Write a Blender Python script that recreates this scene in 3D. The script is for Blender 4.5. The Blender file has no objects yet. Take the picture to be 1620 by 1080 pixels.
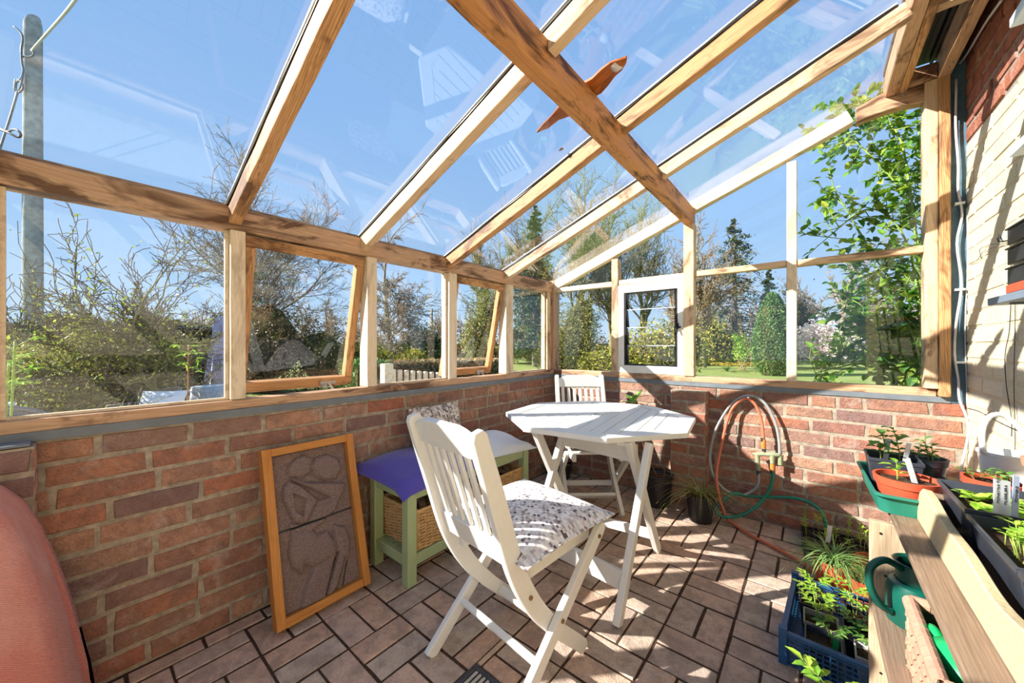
import bpy, bmesh, math, random
import numpy as np
from mathutils import Vector, Matrix, Euler
PI = math.pi
sc = bpy.context.scene
COL = sc.collection
# ------------------------------------------------------------------ camera
# world: X runs from the low glazed wall to the house, Y runs along that wall to the far end, floor at z = 0
F = 577.0; HORIZON = 545.0
CAM = Vector((1.814, -2.799, 1.12))
RIGHT = Vector((.7720, .6356, 0)); FWD = Vector((-.6356, .7720, 0))
cd = bpy.data.cameras.new('camera'); cam = bpy.data.objects.new('camera', cd); COL.objects.link(cam)
cam.location = CAM
cam.rotation_euler = (PI/2, 0, math.atan2(-FWD.x, FWD.y))
cd.sensor_width = 36.0; cd.lens = 36.0*F/1620.0
cd.shift_y = -(HORIZON-540.0)/1620.0*-1.0
cd.clip_start = .02; cd.clip_end = 500
sc.camera = cam

def at(px, py, d):
    """world point at photo pixel, d metres in front of the camera"""
    return CAM + RIGHT*((px-810)/F*d) + FWD*d + Vector((0, 0, (HORIZON-py)/F*d))
def gnd(px, d, z=0.0):
    p = at(px, HORIZON, d); p.z = z; return p

# ------------------------------------------------------------------ object helpers
def setp(o, label=None, cat=None, group=None, kind=None):
    if label: o['label'] = label
    if cat: o['category'] = cat
    if group: o['group'] = group
    if kind: o['kind'] = kind
    return o
def thing(name, label, cat, loc=(0, 0, 0), rz=0, group=None, kind=None):
    o = bpy.data.objects.new(name, None); COL.objects.link(o)
    o.location = loc; o.rotation_euler = (0, 0, rz); o.empty_display_size = .1
    return setp(o, label, cat, group, kind)
def link(name, me, mat=None, parent=None):
    o = bpy.data.objects.new(name, me); COL.objects.link(o)
    if mat is not None:
        for m in (mat if isinstance(mat, (list, tuple)) else [mat]): me.materials.append(m)
    if parent is not None: o.parent = parent
    return o
def copy_tree(o, parent=None):
    c = o.copy(); COL.objects.link(c)
    if parent is not None:
        c.parent = parent
    for ch in list(o.children): copy_tree(ch, c)
    return c

class MB:
    def __init__(s): s.v = []; s.f = []; s.m = []
    def add(s, vs, fs, mi=0, M=None):
        b = len(s.v)
        if M is not None: vs = [M @ Vector(v) for v in vs]
        s.v += [tuple(v) for v in vs]
        for f in fs: s.f.append(tuple(i+b for i in f)); s.m.append(mi)
    def box(s, x0, x1, y0, y1, z0, z1, mi=0, M=None):
        vs = [(x0,y0,z0),(x1,y0,z0),(x1,y1,z0),(x0,y1,z0),(x0,y0,z1),(x1,y0,z1),(x1,y1,z1),(x0,y1,z1)]
        s.add(vs, [(0,3,2,1),(4,5,6,7),(0,1,5,4),(1,2,6,5),(2,3,7,6),(3,0,4,7)], mi, M)
    def bar(s, p0, p1, w, h, up=(0,0,1), mi=0):
        p0 = Vector(p0); p1 = Vector(p1); d = (p1-p0); L = d.length; d.normalize()
        up = Vector(up); x = d.cross(up)
        if x.length < 1e-5: x = d.cross(Vector((1,0,0)))
        x.normalize(); u = x.cross(d).normalized()
        vs = []
        for q in (p0, p1):
            for a, b in ((-1,-1),(1,-1),(1,1),(-1,1)): vs.append(q + x*(a*w/2) + u*(b*h/2))
        s.add(vs, [(3,2,1,0),(4,5,6,7),(0,1,5,4),(1,2,6,5),(2,3,7,6),(3,0,4,7)], mi)
    def tube(s, pts, r, n=8, mi=0, cap=True, closed=False):
        pts = [Vector(p) for p in pts]; N = len(pts)
        rs = r if isinstance(r, (list, tuple)) else [r]*N
        prev = None; vs = []
        for i in range(N):
            if closed: t = pts[(i+1) % N] - pts[i-1]
            else: t = pts[min(i+1, N-1)] - pts[max(i-1, 0)]
            if t.length < 1e-9: t = Vector((0,0,1))
            t.normalize()
            if prev is None:
                a = Vector((0,0,1)) if abs(t.z) < .9 else Vector((1,0,0))
                x = t.cross(a).normalized()
            else:
                x = (prev - t*prev.dot(t))
                x = x.normalized() if x.length > 1e-6 else t.cross(Vector((0,0,1))).normalized()
            prev = x; y = t.cross(x)
            for k in range(n):
                a = 2*PI*k/n
                vs.append(pts[i] + (x*math.cos(a) + y*math.sin(a))*rs[i])
        fs = []
        for i in range(N if closed else N-1):
            j = (i+1) % N
            for k in range(n):
                k2 = (k+1) % n
                fs.append((i*n+k, i*n+k2, j*n+k2, j*n+k))
        if cap and not closed:
            fs.append(tuple(range(n-1, -1, -1))); fs.append(tuple((N-1)*n+k for k in range(n)))
        s.add(vs, fs, mi)
    def lathe(s, prof, n=24, c=(0,0,0), mi=0, M=None, a0=0, a1=2*PI):
        vs = []; fs = []; full = abs(a1-a0-2*PI) < 1e-6; m = n if full else n+1
        for r, z in prof:
            for k in range(m):
                a = a0+(a1-a0)*k/n; vs.append((c[0]+r*math.cos(a), c[1]+r*math.sin(a), c[2]+z))
        for i in range(len(prof)-1):
            for k in range(n):
                k2 = (k+1) % m
                fs.append((i*m+k, i*m+k2, (i+1)*m+k2, (i+1)*m+k))
        s.add(vs, fs, mi, M)
    def prism(s, poly, z0, z1, mi=0, M=None):
        n = len(poly)
        vs = [(p[0], p[1], z0) for p in poly] + [(p[0], p[1], z1) for p in poly]
        fs = [tuple(range(n-1, -1, -1)), tuple(range(n, 2*n))] + [(i, (i+1) % n, n+(i+1) % n, n+i) for i in range(n)]
        s.add(vs, fs, mi, M)
    def strip(s, path, w, a0, a1, axis=0, mi=0, M=None, taper=None):
        """sweep a flat bar of in-plane width w along a 2-D path lying in the plane normal to axis; a0..a1 is its thickness along axis"""
        N = len(path); vs = []
        for i in range(N):
            t = Vector(path[min(i+1, N-1)]) - Vector(path[max(i-1, 0)]); t.normalize()
            nrm = Vector((-t.y, t.x)); ww = (taper[i] if taper else w)/2
            for sg, aa in ((-1, a0), (1, a0), (1, a1), (-1, a1)):
                q = Vector(path[i]) + nrm*(sg*ww)
                v = [0, 0, 0]; o = [k for k in range(3) if k != axis]
                v[axis] = aa; v[o[0]] = q.x; v[o[1]] = q.y; vs.append(v)
        fs = [(3,2,1,0), tuple((N-1)*4+k for k in range(4))]
        for i in range(N-1):
            for k in range(4): fs.append((i*4+k, i*4+(k+1) % 4, (i+1)*4+(k+1) % 4, (i+1)*4+k))
        s.add(vs, fs, mi, M)
    def leaf(s, base, d, L, W, up=(0,0,1), fold=.25, droop=.2, mi=0):
        base = Vector(base); d = Vector(d).normalized(); up = Vector(up)
        x = d.cross(up)
        if x.length < 1e-4: x = d.cross(Vector((1,.3,0)))
        x.normalize(); u = x.cross(d).normalized()
        m1 = base + d*(L*.35) + u*(L*.02); m2 = base + d*(L*.7) - u*(L*droop*.35); tip = base + d*L - u*(L*droop)
        w = W/2
        vs = [base, m1 + x*w + u*(w*fold), m1, m1 - x*w + u*(w*fold), m2 + x*(w*.8) + u*(w*fold*.8), m2, m2 - x*(w*.8) + u*(w*fold*.8), tip]
        s.add(vs, [(0,1,2),(0,2,3),(1,4,5,2),(2,5,6,3),(4,7,5),(5,7,6)], mi)
    def mesh(s, name, smooth=0):
        me = bpy.data.meshes.new(name); me.from_pydata(s.v, [], s.f)
        if any(s.m): me.polygons.foreach_set('material_index', s.m)
        me.update()
        bm = bmesh.new(); bm.from_mesh(me); bmesh.ops.recalc_face_normals(bm, faces=bm.faces); bm.to_mesh(me); bm.free()
        if smooth:
            me.polygons.foreach_set('use_smooth', [True]*len(me.polygons))
            if smooth > 1: me.set_sharp_from_angle(angle=math.radians(smooth))
        return me
    def build(s, name, mat, parent=None, smooth=0, bevel=0, seg=1):
        o = link(name, s.mesh(name, smooth), mat, parent)
        if bevel:
            md = o.modifiers.new('edge', 'BEVEL'); md.width = bevel; md.segments = seg; md.limit_method = 'ANGLE'; md.angle_limit = .6
        return o
    def solo(s, name, mat, label, cat, group=None, kind=None, smooth=0, bevel=0, seg=1):
        return setp(s.build(name, mat, None, smooth, bevel, seg), label, cat, group, kind)

def npmesh(name, V, Fq, mat, parent=None, smooth=False):
    """mesh from numpy arrays: V (n,3), Fq (m,k)"""
    me = bpy.data.meshes.new(name); V = np.asarray(V, np.float32); Fq = np.asarray(Fq, np.int32)
    k = Fq.shape[1]
    me.vertices.add(len(V)); me.vertices.foreach_set('co', V.ravel())
    me.loops.add(Fq.size); me.loops.foreach_set('vertex_index', Fq.ravel())
    me.polygons.add(len(Fq)); me.polygons.foreach_set('loop_start', np.arange(0, Fq.size, k, dtype=np.int32))
    if smooth: me.polygons.foreach_set('use_smooth', np.ones(len(Fq), bool))
    me.update(calc_edges=True)
    return link(name, me, mat, parent)

def bez(pts, n=8):
    """Catmull-Rom through the points"""
    P = [Vector(p) for p in pts]; out = []
    for i in range(len(P)-1):
        p0 = P[max(i-1, 0)]; p1 = P[i]; p2 = P[i+1]; p3 = P[min(i+2, len(P)-1)]
        for k in range(n):
            t = k/n
            out.append(.5*((2*p1) + (p2-p0)*t + (2*p0-5*p1+4*p2-p3)*t*t + (3*p1-p0-3*p2+p3)*t**3))
    out.append(P[-1]); return out

# ------------------------------------------------------------------ materials
def new_mat(name):
    m = bpy.data.materials.new(name); m.use_nodes = True
    nt = m.node_tree; nt.nodes.clear()
    out = nt.nodes.new('ShaderNodeOutputMaterial')
    return m, nt, out
def nd(nt, t, **kw):
    n = nt.nodes.new(t)
    for k, v in kw.items():
        if k.startswith('i_'): n.inputs[k[2:].replace('_', ' ')].default_value = v
        else: setattr(n, k, v)
    return n
def ramp(nt, fac, stops, interp='LINEAR'):
    r = nt.nodes.new('ShaderNodeValToRGB'); cr = r.color_ramp; cr.interpolation = interp
    while len(cr.elements) < len(stops): cr.elements.new(.5)
    for e, (p, c) in zip(cr.elements, stops): e.position = p; e.color = (c[0], c[1], c[2], 1)
    nt.links.new(fac, r.inputs[0]); return r.outputs[0]
def mix(nt, fac, a, b, mode='MIX'):
    n = nt.nodes.new('ShaderNodeMix'); n.data_type = 'RGBA'; n.blend_type = mode
    for s, v in ((n.inputs[0], fac), (n.inputs[6], a), (n.inputs[7], b)):
        if isinstance(v, bpy.types.NodeSocket): nt.links.new(v, s)
        elif isinstance(v, (int, float)): s.default_value = v
        else: s.default_value = (v[0], v[1], v[2], 1)
    return n.outputs[2]
def math_n(nt, op, a, b=None):
    n = nt.nodes.new('ShaderNodeMath'); n.operation = op
    for i, v in enumerate((a, b)):
        if v is None: continue
        if isinstance(v, bpy.types.NodeSocket): nt.links.new(v, n.inputs[i])
        else: n.inputs[i].default_value = v
    return n.outputs[0]
def coords(nt, scale=(1,1,1), kind='Object', rnd=True):
    tc = nt.nodes.new('ShaderNodeTexCoord'); v = tc.outputs[kind]
    if rnd:
        oi = nt.nodes.new('ShaderNodeObjectInfo')
        k = math_n(nt, 'MULTIPLY', oi.outputs['Random'], 37.0)
        a = nt.nodes.new('ShaderNodeVectorMath'); a.operation = 'ADD'
        nt.links.new(v, a.inputs[0]); nt.links.new(k, a.inputs[1]); v = a.outputs[0]
    mp = nt.nodes.new('ShaderNodeMapping'); mp.inputs['Scale'].default_value = scale
    nt.links.new(v, mp.inputs[0]); return mp.outputs[0]
def noise(nt, vec, scale, detail=4, rough=.6, dist=0):
    n = nt.nodes.new('ShaderNodeTexNoise'); n.inputs['Scale'].default_value = scale; n.inputs['Detail'].default_value = detail
    n.inputs['Roughness'].default_value = rough; n.inputs['Distortion'].default_value = dist
    nt.links.new(vec, n.inputs['Vector']); return n.outputs['Fac']
def bump(nt, h, strength=.3, dist=.01):
    b = nt.nodes.new('ShaderNodeBump'); b.inputs['Strength'].default_value = strength; b.inputs['Distance'].default_value = dist
    nt.links.new(h, b.inputs['Height']); return b.outputs[0]
def principled(nt, out, color, rough=.6, spec=.3, normal=None, metal=0, sheen=0):
    p = nt.nodes.new('ShaderNodeBsdfPrincipled')
    def s(k, v):
        if isinstance(v, bpy.types.NodeSocket): nt.links.new(v, p.inputs[k])
        elif k == 'Base Color': p.inputs[k].default_value = (v[0], v[1], v[2], 1)
        else: p.inputs[k].default_value = v
    s('Base Color', color); s('Roughness', rough); s('Specular IOR Level', spec); s('Metallic', metal)
    if sheen: s('Sheen Weight', sheen)
    if normal is not None: nt.links.new(normal, p.inputs['Normal'])
    nt.links.new(p.outputs[0], out.inputs[0]); return p
def srgb(r, g, b):
    f = lambda c: (c/255/12.92 if c/255 <= .04045 else ((c/255+.055)/1.055)**2.4)
    return (f(r), f(g), f(b))
def simple(name, col, rough=.6, spec=.3, var=.12, scale=40, bmp=0, metal=0, kind='Object'):
    m, nt, out = new_mat(name); v = coords(nt, kind=kind)
    n = noise(nt, v, scale)
    c = ramp(nt, n, [(.3, [x*(1-var) for x in col]), (.7, [min(1, x*(1+var)) for x in col])])
    principled(nt, out, c, rough, spec, bump(nt, n, bmp, .003) if bmp else None, metal)
    return m
def wood(name, light, mid, dark, burn=.5, rings=1.0):
    m, nt, out = new_mat(name)
    v = coords(nt, (1, 1, 1))
    grain = noise(nt, coords(nt, (1.2, 60, 60)), 3.0, 5, .7)
    w = nt.nodes.new('ShaderNodeTexWave'); w.wave_type = 'BANDS'; w.bands_direction = 'DIAGONAL'
    w.inputs['Scale'].default_value = 5.0; w.inputs['Distortion'].default_value = 7.0; w.inputs['Detail'].default_value = 2.0; w.inputs['Detail Scale'].default_value = 1.2
    nt.links.new(coords(nt, (.8, 19, 19)), w.inputs['Vector'])
    c1 = ramp(nt, grain, [(.3, mid), (.55, light), (.8, mid)])
    c2 = mix(nt, math_n(nt, 'MULTIPLY', w.outputs['Fac'], .30*rings), c1, dark)
    patch = noise(nt, coords(nt, (2.2, 7, 7)), 1.3, 4, .7, .6)
    pf = ramp(nt, patch, [(.50, (0,0,0)), (.62, (1,1,1))])
    c3 = mix(nt, math_n(nt, 'MULTIPLY', pf, burn), c2, [x*.42 for x in dark])
    streak = noise(nt, coords(nt, (1.0, 30, 30)), 1.0, 3, .6)
    sf = ramp(nt, streak, [(.62, (0,0,0)), (.72, (1,1,1))])
    c4 = mix(nt, math_n(nt, 'MULTIPLY', sf, burn*.7), c3, [x*.3 for x in dark])
    principled(nt, out, c4, .55, .3, bump(nt, grain, .25, .004))
    return m
M = {}
M['wood'] = wood('stripped_pine', srgb(232,204,168), srgb(212,170,126), srgb(150,94,56), .75)
M['wood_dark'] = wood('weathered_pine', srgb(212,174,138), srgb(182,136,102), srgb(122,76,50), .85)
M['wood_warm'] = wood('orange_pine', srgb(220,172,120), srgb(188,130,82), srgb(120,70,38), .8, 1.6)
M['wood_burnt'] = wood('scorched_pine', srgb(212,152,92), srgb(182,120,68), srgb(128,72,36), 1.0, .7)
M['wood_pallet'] = wood('pallet_board', srgb(206,182,150), srgb(182,152,120), srgb(134,104,78), .45, .7)
M['sandboard'] = simple('sandy_rough_board', srgb(214,190,146), .9, .15, .16, 120, .5)
M['wood_pale'] = wood('bleached_pine', srgb(240,222,194), srgb(226,198,164), srgb(190,144,102), .4, .7)
M['wood_grey'] = wood('grey_board', srgb(150,126,104), srgb(126,102,82), srgb(84,64,50), .4, .8)
M['wood_sand'] = wood('sawn_board', srgb(204,176,130), srgb(184,152,106), srgb(138,106,72), .3, .5)
M['wood_frame'] = wood('picture_frame_oak', srgb(206,140,70), srgb(184,112,48), srgb(130,72,28), .15, .6)
M['driftwood'] = wood('red_driftwood', srgb(196,112,48), srgb(168,84,32), srgb(96,44,18), .5, 1.5)
M['white_paint'] = simple('white_paint', srgb(228,226,220), .38, .4, .03, 30, .05)
M['white_frame'] = simple('white_window_paint', srgb(238,234,226), .5, .3, .05, 20)
M['green_paint'] = simple('pistachio_paint', srgb(166,180,134), .45, .4, .05, 20)
M['lead'] = simple('lead_flashing', srgb(112,118,124), .5, .4, .15, 14, .1)
M['blackplastic'] = simple('black_plastic', srgb(40,40,44), .4, .4, .2, 25)
M['greyplastic'] = simple('grey_plastic', srgb(176,172,168), .5, .3, .08, 25)
M['darkgrey'] = simple('charcoal_plastic', srgb(54,57,66), .35, .5, .2, 18)
M['terracotta'] = simple('terracotta_plastic', srgb(196,84,56), .5, .3, .08, 25)
M['clay'] = simple('weathered_clay', srgb(206,140,112), .75, .2, .18, 22, .1)
M['greenplastic'] = simple('green_plastic', srgb(40,124,104), .4, .4, .12, 14)
M['canplastic'] = simple('dark_green_plastic', srgb(12,84,70), .35, .5, .15, 14)
M['blueplastic'] = simple('blue_plastic', srgb(42,88,128), .4, .4, .12, 20)
M['soil'] = simple('potting_soil', srgb(70,54,42), .95, .1, .6, 90, .6)
M['steel'] = simple('galvanised_steel', srgb(190,190,192), .35, .5, .1, 40, 0, .8)
M['brass'] = simple('brass_bolt', srgb(150,118,70), .4, .5, .2, 60, 0, .7)
M['blackmetal'] = simple('black_metal', srgb(30,28,30), .4, .4, .15, 40)
M['whiteplastic'] = simple('white_plastic', srgb(244,244,240), .35, .4, .02, 20)
M['cable'] = simple('grey_white_cable', srgb(214,208,210), .5, .3, .05, 20)
M['dpc'] = simple('blue_grey_strip', srgb(86,112,130), .6, .3, .2, 26)
M['darkpanel'] = simple('dark_panel', srgb(58,62,66), .6, .3, .15, 10)
M['label'] = simple('label_card', srgb(228,230,232), .6, .2, .03, 20)
M['labelblue'] = simple('blue_label', srgb(176,186,214), .6, .2, .03, 20)
M['ink'] = simple('black_ink', srgb(24,22,30), .6, .1, .05, 20)
M['concrete'] = simple('concrete_slab', srgb(186,184,176), .85, .2, .12, 16, .2)

def leafmat(name, cols, trans=.35, rough=.5):
    m, nt, out = new_mat(name)
    g = nt.nodes.new('ShaderNodeNewGeometry')
    n = len(cols)
    c = ramp(nt, g.outputs['Random Per Island'], [((i+.5)/n, cols[i]) for i in range(n)])
    p = nt.nodes.new('ShaderNodeBsdfPrincipled'); p.inputs['Roughness'].default_value = rough; p.inputs['Specular IOR Level'].default_value = .3
    nt.links.new(c, p.inputs['Base Color'])
    t = nt.nodes.new('ShaderNodeBsdfTranslucent')
    nt.links.new(mix(nt, .5, c, (.9, 1, .25), 'MULTIPLY'), t.inputs['Color'])
    ms = nt.nodes.new('ShaderNodeMixShader'); ms.inputs[0].default_value = trans
    nt.links.new(p.outputs[0], ms.inputs[1]); nt.links.new(t.outputs[0], ms.inputs[2]); nt.links.new(ms.outputs[0], out.inputs[0])
    return m
S = srgb
M['lf_hedge'] = leafmat('hedge_leaf', [S(34,42,22), S(62,72,32), S(104,112,54), S(70,58,38), S(42,52,26), S(132,136,70), S(30,36,20)], .12)
M['lf_bud'] = leafmat('bud_leaf', [S(190,196,90), S(150,168,70), S(214,214,130), S(128,150,60)])
M['lf_rose'] = leafmat('rose_leaf', [S(70,120,50), S(104,156,58), S(168,196,64), S(84,130,60), S(206,212,84), S(60,100,50), S(130,170,66)], .45)
M['lf_lime'] = leafmat('lime_leaf', [S(170,204,70), S(150,190,60), S(196,220,96), S(128,176,60)], .4)
M['lf_mid'] = leafmat('mid_leaf', [S(84,140,60), S(110,160,70), S(70,120,54), S(140,176,84)], .35)
M['lf_olive'] = leafmat('olive_leaf', [S(136,140,76), S(160,154,86), S(112,120,68), S(178,168,102), S(140,128,86)])
M['lf_gold'] = leafmat('gold_leaf', [S(170,164,60), S(196,186,80), S(140,148,60), S(186,150,84), S(120,134,56)])
M['lf_conifer'] = leafmat('conifer_spray', [S(52,72,50), S(70,90,60), S(42,58,44), S(92,108,70)], .15)
M['lf_yew'] = leafmat('yew_spray', [S(70,104,52), S(96,130,64), S(54,84,46), S(120,148,76)], .15)
M['lf_yellow'] = leafmat('yellow_petal', [S(244,206,60), S(236,186,40), S(250,222,110)], .3)
M['lf_white'] = leafmat('pale_petal', [S(246,232,230), S(238,214,214), S(250,244,242), S(222,190,192)], .3)
M['lf_straw'] = leafmat('straw_blade', [S(196,176,120), S(160,164,90), S(120,146,80), S(210,190,140)], .25)
M['lf_grass'] = leafmat('grass_blade', [S(110,150,76), S(140,176,96), S(160,186,120), S(90,130,70)], .3)
M['lf_red'] = leafmat('red_stem_leaf', [S(150,80,60), S(120,90,56), S(176,110,80)], .25)
M['lf_brown'] = leafmat('dry_leaf', [S(120,96,72), S(96,80,58), S(146,120,90), S(110,104,64)], .2)
M['lf_beige'] = leafmat('faded_beech_leaf', [S(200,168,124), S(180,146,104), S(214,186,146), S(164,138,96)], .2)
M['bark'] = simple('grey_bark', S(146,134,120), .9, .1, .25, 14, .3)
M['bark_dark'] = simple('dark_bark', S(116,102,88), .9, .1, .3, 14, .3)
M['bark_moss'] = simple('mossy_bark', S(134,128,92), .9, .1, .3, 10, .3)
M['twig_warm'] = simple('warm_twig', S(150,128,98), .9, .1, .2, 5)
M['stem_green'] = simple('green_stem', S(146,168,78), .6, .2, .12, 30)
M['stem_red'] = simple('russet_stem', S(140,96,70), .6, .2, .15, 30)

def brick_mat(name, cols, soot=.35, bmp=.6, scale=30, wear=(.62,.54,.46), alt=None, altf=.6):
    m, nt, out = new_mat(name)
    g = nt.nodes.new('ShaderNodeNewGeometry'); n = len(cols)
    c = ramp(nt, g.outputs['Random Per Island'], [((i+.5)/n, cols[i]) for i in range(n)])
    v = coords(nt, rnd=False)
    n1 = noise(nt, v, scale, 6, .7); n2 = noise(nt, v, 6, 5, .7, .4); n3 = noise(nt, v, 150, 3, .6); n4 = noise(nt, v, 9.5, 3, .6, .8); n5 = noise(nt, v, 3.1, 4, .6)
    mask = lambda x, a, b, k: math_n(nt, 'MULTIPLY', ramp(nt, x, [(a, (0,0,0)), (b, (1,1,1))]), k)
    if alt: c = mix(nt, mask(n4, .48, .60, altf), c, alt)          # kiss marks and over-burnt patches
    c = mix(nt, mask(n1, .42, .64, soot), c, [x*.42 for x in cols[0]])
    c = mix(nt, mask(n2, .56, .72, .5), c, wear)                    # lime bloom and mortar smears
    c = mix(nt, mask(n5, .55, .75, .35), c, [x*.35 for x in cols[0]])
    c = mix(nt, mask(n3, .52, .72, .4), c, [x*.25 for x in cols[0]])
    h = math_n(nt, 'ADD', n1, math_n(nt, 'MULTIPLY', n3, .6))
    principled(nt, out, c, .85, .2, bump(nt, h, bmp, .009))
    return m
M['brick'] = brick_mat('old_red_brick', [S(176,122,98), S(194,142,110), S(154,112,98), S(198,152,122), S(144,116,112), S(182,112,86), S(190,148,122), S(152,124,112), S(172,126,104), S(136,110,106), S(182,140,118)], .45, .9, 26, (.60,.54,.48), S(130,104,98), .5)
M['brick_house'] = brick_mat('house_red_brick', [S(160,98,80), S(178,112,88), S(142,90,82), S(186,122,98)], .4, .8, 26, (.58,.52,.46), S(120,84,78), .5)
M['mortar'] = simple('buff_mortar', S(160,147,130), .95, .1, .34, 30, .8, 0)
M['mortar_house'] = simple('grey_mortar', S(150,138,126), .95, .1, .2, 30, .5)
M['paver'] = brick_mat('clay_paver', [S(208,176,154), S(214,180,158), S(196,168,150), S(206,186,166), S(212,172,146), S(190,168,152), S(204,182,162)], .4, .6, 22, (.66,.60,.52), S(150,132,118), .5)
M['joint'] = simple('sandy_joint', S(74,56,46), .95, .1, .4, 60, .4)
M['cream'] = brick_mat('cream_painted_brick', [S(226,212,180), S(230,218,188), S(222,208,174), S(232,220,192)], .08, .8, 26, (.74,.68,.56))
M['cream_mortar'] = simple('cream_painted_mortar', S(212,196,164), .9, .15, .05, 26, .5)

def glass_mat(name, tint=(.97,.985,1.0), dirt=.03, r0=.04):
    m, nt, out = new_mat(name)
    ge = nt.nodes.new('ShaderNodeNewGeometry'); dp = nt.nodes.new('ShaderNodeVectorMath'); dp.operation = 'DOT_PRODUCT'
    nt.links.new(ge.outputs['Incoming'], dp.inputs[0]); nt.links.new(ge.outputs['Normal'], dp.inputs[1])
    f5 = math_n(nt, 'POWER', math_n(nt, 'SUBTRACT', 1.0, math_n(nt, 'ABSOLUTE', dp.outputs['Value'])), 5.0)
    refl = math_n(nt, 'ADD', math_n(nt, 'MULTIPLY', f5, 1-r0), r0)     # Schlick's fresnel, the same from both sides of the pane
    tr = nt.nodes.new('ShaderNodeBsdfTransparent'); tr.inputs[0].default_value = (*tint, 1)
    gl = nt.nodes.new('ShaderNodeBsdfGlossy'); gl.inputs['Roughness'].default_value = 0.0; gl.inputs['Color'].default_value = (1,1,1,1)
    ms = nt.nodes.new('ShaderNodeMixShader')
    nt.links.new(refl, ms.inputs[0]); nt.links.new(tr.outputs[0], ms.inputs[1]); nt.links.new(gl.outputs[0], ms.inputs[2])
    df = nt.nodes.new('ShaderNodeBsdfDiffuse'); df.inputs[0].default_value = (.8,.82,.84,1)
    v = coords(nt); n = noise(nt, v, 3, 5, .7, 1.0); n2 = noise(nt, v, 70, 2, .5)
    d = math_n(nt, 'ADD', math_n(nt, 'MULTIPLY', ramp(nt, n, [(.5, (0,0,0)), (.8, (1,1,1))]), dirt), math_n(nt, 'MULTIPLY', ramp(nt, n2, [(.72, (0,0,0)), (.76, (1,1,1))]), dirt*2))
    m2 = nt.nodes.new('ShaderNodeMixShader')
    nt.links.new(d, m2.inputs[0]); nt.links.new(ms.outputs[0], m2.inputs[1]); nt.links.new(df.outputs[0], m2.inputs[2])
    nt.links.new(m2.outputs[0], out.inputs[0]); return m
M['glass'] = glass_mat('window_glass', dirt=.005, r0=.028)
M['roofglass'] = glass_mat('roof_glass', dirt=.007, r0=.05)

def mosaic(name, cols, cell):
    m, nt, out = new_mat(name); v = coords(nt, (1/cell, 1/cell, 1/cell), rnd=False)
    fl = nt.nodes.new('ShaderNodeVectorMath'); fl.operation = 'FLOOR'; nt.links.new(v, fl.inputs[0])
    # top faces take their squares from the cushion's own x and y
    sep = nt.nodes.new('ShaderNodeSeparateXYZ'); nt.links.new(fl.outputs[0], sep.inputs[0])
    cb = nt.nodes.new('ShaderNodeCombineXYZ'); nt.links.new(sep.outputs[0], cb.inputs[0]); nt.links.new(sep.outputs[1], cb.inputs[1])
    wn = nt.nodes.new('ShaderNodeTexWhiteNoise'); wn.noise_dimensions = '3D'; nt.links.new(cb.outputs[0], wn.inputs['Vector'])
    n = len(cols); c = ramp(nt, wn.outputs['Value'], [(i/n, cols[i]) for i in range(n)], 'CONSTANT')
    weave = noise(nt, coords(nt), 500, 2, .5)
    principled(nt, out, c, .85, .15, bump(nt, weave, .2, .002), sheen=.2); return m
M['mosaic'] = mosaic('mosaic_fabric', [S(226,214,206), S(240,234,228), S(206,194,188), S(220,210,206), S(176,166,168), S(230,218,206), S(140,128,134), S(242,238,232), S(196,182,172), S(226,214,206), S(96,86,94), S(240,234,228), S(210,200,198), S(228,222,218), S(168,154,150), S(234,228,224), S(204,196,200), S(236,226,216)], .0095)
M['mosaic_small'] = mosaic('small_mosaic_fabric', [S(196,184,172), S(160,148,138), S(214,204,192), S(128,114,108), S(182,168,156), S(226,216,206), S(104,92,90)], .011)
def fabric(name, col, scale=260, var=.14, cx=0):
    m, nt, out = new_mat(name); v = coords(nt)
    n = noise(nt, v, scale, 2, .6); n2 = noise(nt, v, 9, 3)
    c = ramp(nt, n, [(.3, [x*(1-var) for x in col]), (.7, [min(1, x*(1+var)) for x in col])])
    c = mix(nt, math_n(nt, 'MULTIPLY', n2, .25), c, [x*.75 for x in col])
    principled(nt, out, c, .9, .1, bump(nt, n, .4, .002), sheen=.3); return m
M['purple'] = fabric('purple_fabric', S(84,74,160))
M['lilac'] = fabric('lilac_canvas', S(192,180,214), 60, .06)
M['white_fabric'] = fabric('white_cotton', S(236,238,240), 260, .04)
m_, nt_, out_ = new_mat('coral_weave')
w_ = nt_.nodes.new('ShaderNodeTexWave'); w_.bands_direction = 'Z'; w_.inputs['Scale'].default_value = 85; w_.inputs['Distortion'].default_value = .8; w_.inputs['Detail'].default_value = 1
tc_ = nt_.nodes.new('ShaderNodeTexCoord'); mp_ = nt_.nodes.new('ShaderNodeMapping'); mp_.inputs['Rotation'].default_value = (.55, .45, 0); nt_.links.new(tc_.outputs['Object'], mp_.inputs[0]); nt_.links.new(mp_.outputs[0], w_.inputs['Vector'])
h_ = math_n(nt_, 'ADD', math_n(nt_, 'MULTIPLY', w_.outputs['Fac'], .6), math_n(nt_, 'MULTIPLY', noise(nt_, coords(nt_), 240, 2, .5), .5)); c_ = ramp(nt_, h_, [(.15, S(194,112,100)), (.5, S(210,130,116)), (.95, S(222,148,134))])
c_ = mix(nt_, math_n(nt_, 'MULTIPLY', ramp(nt_, noise(nt_, coords(nt_, (1.4,1.4,.5)), 3.2, 3, .6), [(.52,(0,0,0)),(.62,(1,1,1))]), .4), c_, S(226,176,166))
principled(nt_, out_, c_, .9, .1, bump(nt_, h_, .6, .004), sheen=.3); M['coral'] = m_
M['whitecloth'] = fabric('white_lace', S(190,196,204), 60, .3)
M['stone'] = simple('purple_brown_stone', S(128,108,102), .95, .15, .45, 220, .8)
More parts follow.
